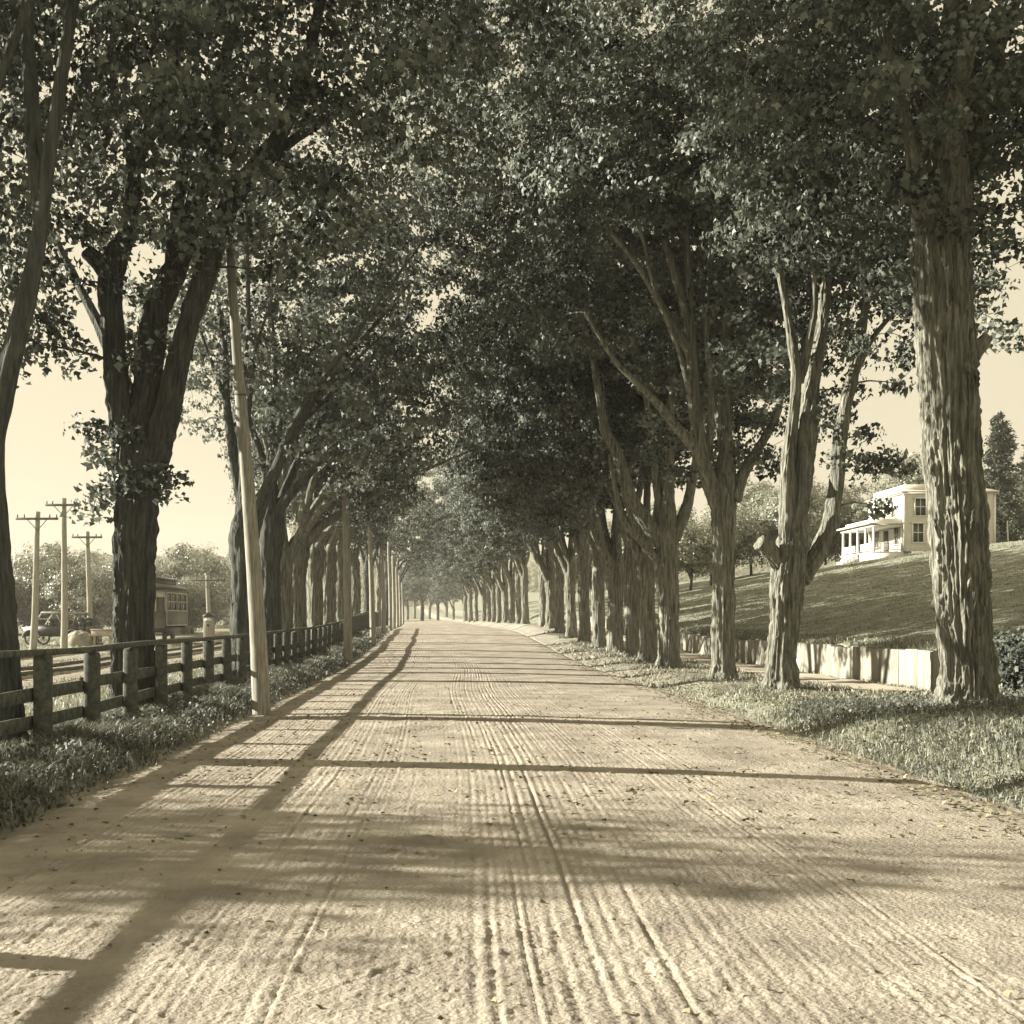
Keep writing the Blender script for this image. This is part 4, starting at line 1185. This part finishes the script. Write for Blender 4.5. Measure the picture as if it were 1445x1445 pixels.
# low hipped deck with a flat parapet block
a0, a1, b0, b1 = -.3, HX1 + .3 - HX0, -.3, HY1 + .3 - HY0
V = [(a0, b0, 6.0), (a1, b0, 6.0), (a1, b1, 6.0), (a0, b1, 6.0), (a0 + 1.3, b0 + 1.3, 6.5), (a1 - 1.3, b0 + 1.3, 6.5), (a1 - 1.3, b1 - 1.3, 6.5), (a0 + 1.3, b1 - 1.3, 6.5)]
rf.add(V, [(0, 1, 5, 4), (1, 2, 6, 5), (2, 3, 7, 6), (3, 0, 4, 7), (4, 5, 6, 7)])
ro = rf.build("roof", M['roofing'], house)
hbox(MB(), HX0 + .1, HX0 + 4.0, HY0 + .15, HY1 - .6, 6.02, 6.62, .03).build("parapet", M['white'], ro)
def window(face, u, z0, w=.95, h=1.75):
    f = MB(); g = MB(); s = MB()
    def bx_(mb, du, dz, su, sz, off, d):
        if face == 'y': mb.box((u + du - HX0, -off, z0 + h / 2 + dz), (su, d, sz))
        else: mb.box((-off, u + du - HY0, z0 + h / 2 + dz), (d, su, sz))
    bx_(f, -w / 2, 0, .12, h + .12, .03, .12); bx_(f, w / 2, 0, .12, h + .12, .03, .12)
    bx_(f, 0, h / 2 + .02, w + .3, .14, .045, .15); bx_(f, 0, 0, w - .12, .06, .02, .10); bx_(f, 0, 0, .04, h, .018, .09)
    fo_ = f.build("window", M['white'], house)
    bx_(g, 0, 0, w - .1, h, .01, .06); g.build("pane", M['glass'], fo_)
    bx_(s, 0, -h / 2 - .05, w + .3, .08, .07, .2); s.build("sill", M['white'], fo_)
window('y', 38.55, 1.3); window('y', 38.75, 3.75, .95, 1.6); window('y', 43.4, 1.3); window('y', 43.4, 3.75, .95, 1.6)
window('x', 102.3, 3.75, .95, 1.55); window('x', 105.8, 3.75, .95, 1.55); window('x', 101.6, 1.2); window('x', 106.4, 1.2)
d = MB(); d.box((-.04, 4.1, 1.55), (.08, 1.0, 2.1)); dd = d.build("door", M['drab'], house)
MB().tube([(-.12, 3.75, 1.5), (-.05, 3.75, 1.5)], [.04, .04], 8).build("handle", M['iron'], dd)
# porch on the road side
PX = -2.6
po = MB(); po.box((PX / 2 - .03, 4.05, .36), (-PX + .06, 8.1, .16), 0, .02); po.build("porch_floor", M['white'], house)
sk = MB(); sk.box((PX + .05, 4.05, -.35), (.06, 8.0, 1.25)); sk.box((PX / 2, .03, -.35), (-PX - .1, .06, 1.25)); sk.build("porch_skirt", M['white'], house)
pr = MB(); pr.box((PX / 2 - .15, 4.05, 3.05), (-PX + .5, 8.7, .14), 0, .02); pr.box((PX / 2 - .02, 4.05, 2.86), (-PX + .1, 8.2, .24)); pr.box((PX / 2 + .15, 4.05, 3.32), (-PX - .3, 7.6, .4), 0, .03)
pr.build("porch_roof", M['white'], house)
for yv in (.12, 2.1, 4.05, 6.0, 7.95):
    MB().tube([(PX + .12, yv, .44), (PX + .12, yv, .6), (PX + .12, yv, 2.6), (PX + .12, yv, 2.75)], [.15, .115, .095, .13], 14).build("column", M['white'], house, True)
for xv in (-.15,):
    MB().tube([(xv, .12, .44), (xv, .12, 2.75)], [.11, .10], 12).build("column", M['white'], house, True)
r1_, r2_ = MB(), MB()
for z in (.62, 1.22):
    r1_.box((PX / 2, .12, z), (-PX - .2, .07, .07))
    r2_.box((PX + .12, 1.75, z), (.07, 3.3, .07)); 
r3_ = MB()
for z in (.62, 1.22): r3_.box((PX + .12, 6.3, z), (.07, 3.2, .07))
for xv in np.arange(PX + .3, -.15, .16): r1_.box((xv, .12, .92), (.045, .04, .56))
for yv in np.arange(.3, 3.35, .16): r2_.box((PX + .12, yv, .92), (.04, .045, .56))
for yv in np.arange(4.75, 7.85, .16): r3_.box((PX + .12, yv, .92), (.04, .045, .56))
for r_q in (r1_, r2_, r3_): r_q.build("railing", M['white'], house)
stp = MB()
for k in range(5): stp.box((PX - .2 - k * .28, 4.05, .28 - k * .18 - .3), (.32, 1.3, .18 + .6))
stp.build("step", M['white'], house)
cp = P(1422, 780, 103); cz = gz(cp[0], 103)
pole("clothes_pole", (cp[0], 103, cz), (cp[0], 103, cz + 2.9), .07, .06, "slim white post on the lawn right of the house", None, mat='white')

# ------------------------------------------------------------------ small stones
def rock(loc, s, label, seed, mat='stone'):
    bm_v = []
    n, k = 12, 8
    for i in range(k + 1):
        ph = math.pi * i / k
        for j in range(n):
            t = 2 * math.pi * j / n
            p = np.array([math.sin(ph) * math.cos(t), math.sin(ph) * math.sin(t), math.cos(ph)])
            p *= .75 + .5 * float(vnoise(p[0] * 1.6 + seed, p[1] * 1.6 + 4, p[2] * 1.6 + 5, 81))
            bm_v.append(p * np.array(s))
    Q = [(i * n + j, (i + 1) * n + j, (i + 1) * n + (j + 1) % n, i * n + (j + 1) % n) for i in range(k) for j in range(n)]
    o = MB().add(bm_v, Q).build("stone", M[mat], None, False, (loc[0], loc[1], gz(*loc) + s[2] * .5))
    tag(o, label, "stone")
b = P(1375, 1078, 14.4); rock((b[0], 14.4), (.06, .05, .045), "small white stone in the grass below the great maple", 1, 'stone')
rock((11.6, 23.4), (.7, .5, .4), "pale boulder at the right edge beside the shrub", 2)
rock((12.4, 24.3), (.6, .5, .35), "pale boulder behind the shrub at the right edge", 3)

# ------------------------------------------------------------------ grass and litter
def blades(name, X, Y, h, w, rng, mat, lean=0.45, z0=None, tone_c=.45):
    n = len(X)
    Z = ground(X, Y) - .02 if z0 is None else z0
    a = rng.uniform(0, 2 * math.pi, n)
    d = np.stack([np.cos(a), np.sin(a)], 1)
    la = rng.uniform(0, 2 * math.pi, n); lm = rng.uniform(.1, 1, n) * lean * h
    l = np.stack([np.cos(la), np.sin(la)], 1) * lm[:, None]
    B = np.stack([X, Y, Z], 1)
    V = np.zeros((n, 5, 3))
    V[:, 0] = B; V[:, 1] = B; V[:, 2] = B; V[:, 3] = B; V[:, 4] = B
    V[:, 0, :2] -= d * w[:, None] * .5; V[:, 1, :2] += d * w[:, None] * .5
    V[:, 2, :2] += l * .35 + d * w[:, None] * .4; V[:, 3, :2] += l * .35 - d * w[:, None] * .4
    V[:, 2, 2] += h * .6; V[:, 3, 2] += h * .6
    V[:, 4, :2] += l * 1.1; V[:, 4, 2] += h * (1 - .25 * lean)
    k = np.arange(n)[:, None] * 5
    me = mesh_np(name, V.reshape(-1, 3), [k + np.array([[0, 1, 2, 3]]), k + np.array([[3, 2, 4]])], mat, False, {"tone": np.repeat(np.clip(rng.normal(tone_c, .22, n), 0, 1), 5)})
    return link(name, me)

rng = np.random.default_rng(5)
def logy(n, a, b): return np.exp(rng.uniform(math.log(a), math.log(b), n))
# long weeds along the fence
n = 120000
Yg = logy(n, 7.5, 80)
ug = -4.75 + rng.normal(0, .55, n)
ug = np.where(ug > -3.35 - .35 * vnoise(Yg * .8, 0 * Yg, seed=91), ug - 1.0, ug)
keep = rng.uniform(0, 1, n) < (.35 + vnoise(ug * 1.3, Yg * .7, seed=92))
ug, Yg = ug[keep], Yg[keep]
hh = rng.uniform(.10, .33, len(ug)) * (0.55 + .8 * vnoise(ug * 1.1, Yg * .6, seed=93)) * (1.15 - .5 * sstep(-4.3, -3.4, ug))
sel = rng.uniform(0, 1, len(ug)) < .3
tag(blades("grass", (ug + bend(Yg))[sel], Yg[sel], hh[sel] * 1.1, rng.uniform(.010, .02, sel.sum()) * np.maximum(1, Yg[sel] / 18), rng, M['straw'], .8, None, .4), None, None, None, 'stuff')
ug, Yg, hh = ug[~sel], Yg[~sel], hh[~sel]
tag(blades("grass", ug + bend(Yg), Yg, hh, rng.uniform(.012, .026, len(ug)) * np.maximum(1, Yg / 18), rng, M['grass'], .8), None, None, None, "stuff")
# broad-leaved weeds low along the left verge
n = 14000
Yg = logy(n, 8, 45); ug = -4.25 + rng.normal(0, .42, n); ug = np.minimum(ug, -3.4)
Xg = ug + bend(Yg)
B = np.stack([Xg, Yg, ground(Xg, Yg) + rng.uniform(.02, .22, n)], 1)
tag(link("weeds", leaves_mesh("weeds", B, rng.uniform(.03, .065, n), rng.normal(0, .8, (n, 3)) + [0, 0, .6], rng.normal(0, 1, (n, 3)), np.clip(rng.normal(.35, .2, n), 0, 1), M['grass'])), None, None, None, "stuff")
# right verge
n = 110000
Yg = logy(n, 8.5, 60)
ug = rng.uniform(4.75, 10.4, n)
ug = np.where(vnoise(Yg * .6, ug * .5, seed=94) * 1.0 + 4.6 > ug, ug + 2.5, ug)
on_path = (ug > 8.6) & (ug < 10.0) & (Yg > 25.3)
keep = (rng.uniform(0, 1, n) < (-.1 + 1.3 * vnoise(ug * .9, Yg * .6, seed=95)) * (1 - .75 * sstep(22, 34, Yg)) * sstep(4.7, 5.7, ug)) & ~on_path
ug, Yg = ug[keep], Yg[keep]
hh = rng.uniform(.05, .17, len(ug)) * (0.4 + 1.1 * vnoise(ug * .8, Yg * .5, seed=96))
tag(blades("grass", ug + bend(Yg), Yg, hh, rng.uniform(.010, .02, len(ug)) * np.maximum(1, Yg / 15), rng, M['straw'], 1.0, None, .45), None, None, None, "stuff")
# darker weeds on the near right bank
n = 44000
Yg = rng.uniform(9.0, 22, n); ug = 5.2 + 6.0 * rng.uniform(0, 1, n)
keep = rng.uniform(0, 1, n) < (1.9 * vnoise(ug * .7, Yg * .6, seed=99) - .15) * sstep(5.2, 6.3, ug + np.maximum(14 - Yg, 0) * .1)
ug, Yg = ug[keep], Yg[keep]; n = len(ug)
hh = rng.uniform(.08, .26, n)
tag(blades("grass", ug, Yg, hh, rng.uniform(.010, .02, n), rng, M['grass'], .9, None, .5), None, None, None, "stuff")
B = np.stack([ug, Yg, ground(ug, Yg) + rng.uniform(.02, .16, n)], 1)[::2]; n = len(B)
tag(link("weeds", leaves_mesh("weeds", B, rng.uniform(.03, .075, n), rng.normal(0, .7, (n, 3)) + [0, 0, .7], rng.normal(0, 1, (n, 3)), np.clip(rng.normal(.4, .25, n), 0, 1), M['grass'])), None, None, None, "stuff")
# tufts round the feet of the trees
bases = [(o.location.x, o.location.y) for o in COL.objects if o.name.startswith("maple_tree") and o.location.y < 75]
bx_, by_ = [], []
for (x, y) in bases:
    n = 260 if y < 45 else 120
    a = rng.uniform(0, 6.283, n); q = .42 + np.abs(rng.normal(0, .28, n))
    bx_.append(x + np.cos(a) * q); by_.append(y + np.sin(a) * q)
bx_ = np.concatenate(bx_); by_ = np.concatenate(by_); n = len(bx_)
tag(blades("grass", bx_, by_, rng.uniform(.06, .24, n), rng.uniform(.012, .022, n) * np.maximum(1, by_ / 20), rng, M['grass'], .9, None, .6), None, None, None, "stuff")
n = 16000
Yg = rng.uniform(8.8, 16, n); ug = 5.0 + 2.6 * rng.uniform(0, 1, n)
keep = rng.uniform(0, 1, n) < .25 + .75 * vnoise(ug * 1.4, Yg * 1.1, seed=120) * sstep(4.9, 5.6, ug)
ug, Yg = ug[keep], Yg[keep]; n = len(ug)
tag(blades("grass", ug + bend(Yg), Yg, rng.uniform(.05, .17, n), rng.uniform(.009, .018, n), rng, M['grass'], 1.0, None, .6), None, None, None, "stuff")
# lawn: tufts over the slope and a fringe over the wall top
n = 110000
ug = WALL_X + .25 + 32 * rng.uniform(0, 1, n) ** 1.5
Yg = rng.uniform(22, 105, n)
hh = rng.uniform(.03, .08, n) * np.where(ug < WALL_X + 1.2, 2.6, 1.0)
tag(blades("grass", ug + bend(Yg), Yg, hh, rng.uniform(.02, .045, n) * np.maximum(.7, Yg / 40), rng, M['straw'], 1.0, None, .25), None, None, None, "stuff")
# field beyond the fence
n = 60000
Yg = logy(n, 12, 90); ug = -5.3 - 24 * rng.uniform(0, 1, n) ** 1.3
keep = (np.abs(ug + 12.3) > 1.7) & (np.abs(ug + 17.45) > 1.7)
ug, Yg = ug[keep], Yg[keep]
hh = rng.uniform(.05, .2, len(ug)) * (.4 + vnoise(ug * .5, Yg * .3, seed=97))
tag(blades("grass", ug, Yg, hh, rng.uniform(.015, .03, len(ug)) * np.maximum(1, Yg / 20), rng, M['straw'], .8, None, .5), None, None, None, "stuff")
# fallen leaves on road and verge
n = 26000
Yg = logy(n, 4.6, 60)
ug = np.where(rng.uniform(0, 1, n) < .62, rng.uniform(4.3, 9.0, n), rng.uniform(-3.9, 5, n))
keep = rng.uniform(0, 1, n) < np.where(ug > 4.4, 1.0, .25 + .9 * vnoise(ug * .7, Yg * .35, seed=98) * sstep(6, 12, Yg) * sstep(34, 18, Yg) * 1.1 - .14)
ug, Yg = ug[keep], Yg[keep]; n = len(ug); Xg = ug + bend(Yg)
on = (ug > RL + .3) & (ug < RR - .3)
Zg = np.where(on, rise(Yg) + .055 * (1 - ((ug - .7) / 4.4) ** 2) + .028, ground(Xg, Yg) + .03)
B = np.stack([Xg, Yg, Zg], 1)
tag(link("fallen_leaves", leaves_mesh("fallen_leaves", B, rng.uniform(.03, .075, n) * np.where(Yg < 9, .7, 1.0), rng.normal(0, .3, (n, 3)) + [0, 0, 1], rng.normal(0, 1, (n, 3)), np.clip(rng.normal(.5, .28, n), 0, 1), M['litter'])), None, None, None, "stuff")
print("all", round(_t.time() - _t0, 1))

# ------------------------------------------------------------------ haze
HAZE = 0.0004
if HAZE:
    hm = MB().box((0, 0, 24), (1500, 1500, 64)).build("haze", None, None)
    tag(hm, None, None, None, "stuff")
    m = bpy.data.materials.new("haze"); m.use_nodes = True
    n = m.node_tree.nodes
    n.remove(n["Principled BSDF"])
    v = n.new("ShaderNodeVolumePrincipled")
    v.inputs["Color"].default_value = (1.0, 0.95, 0.86, 1)
    v.inputs["Density"].default_value = HAZE
    v.inputs["Anisotropy"].default_value = 0.2
    m.node_tree.links.new(v.outputs[0], n["Material Output"].inputs["Volume"])
    hm.data.materials.append(m)
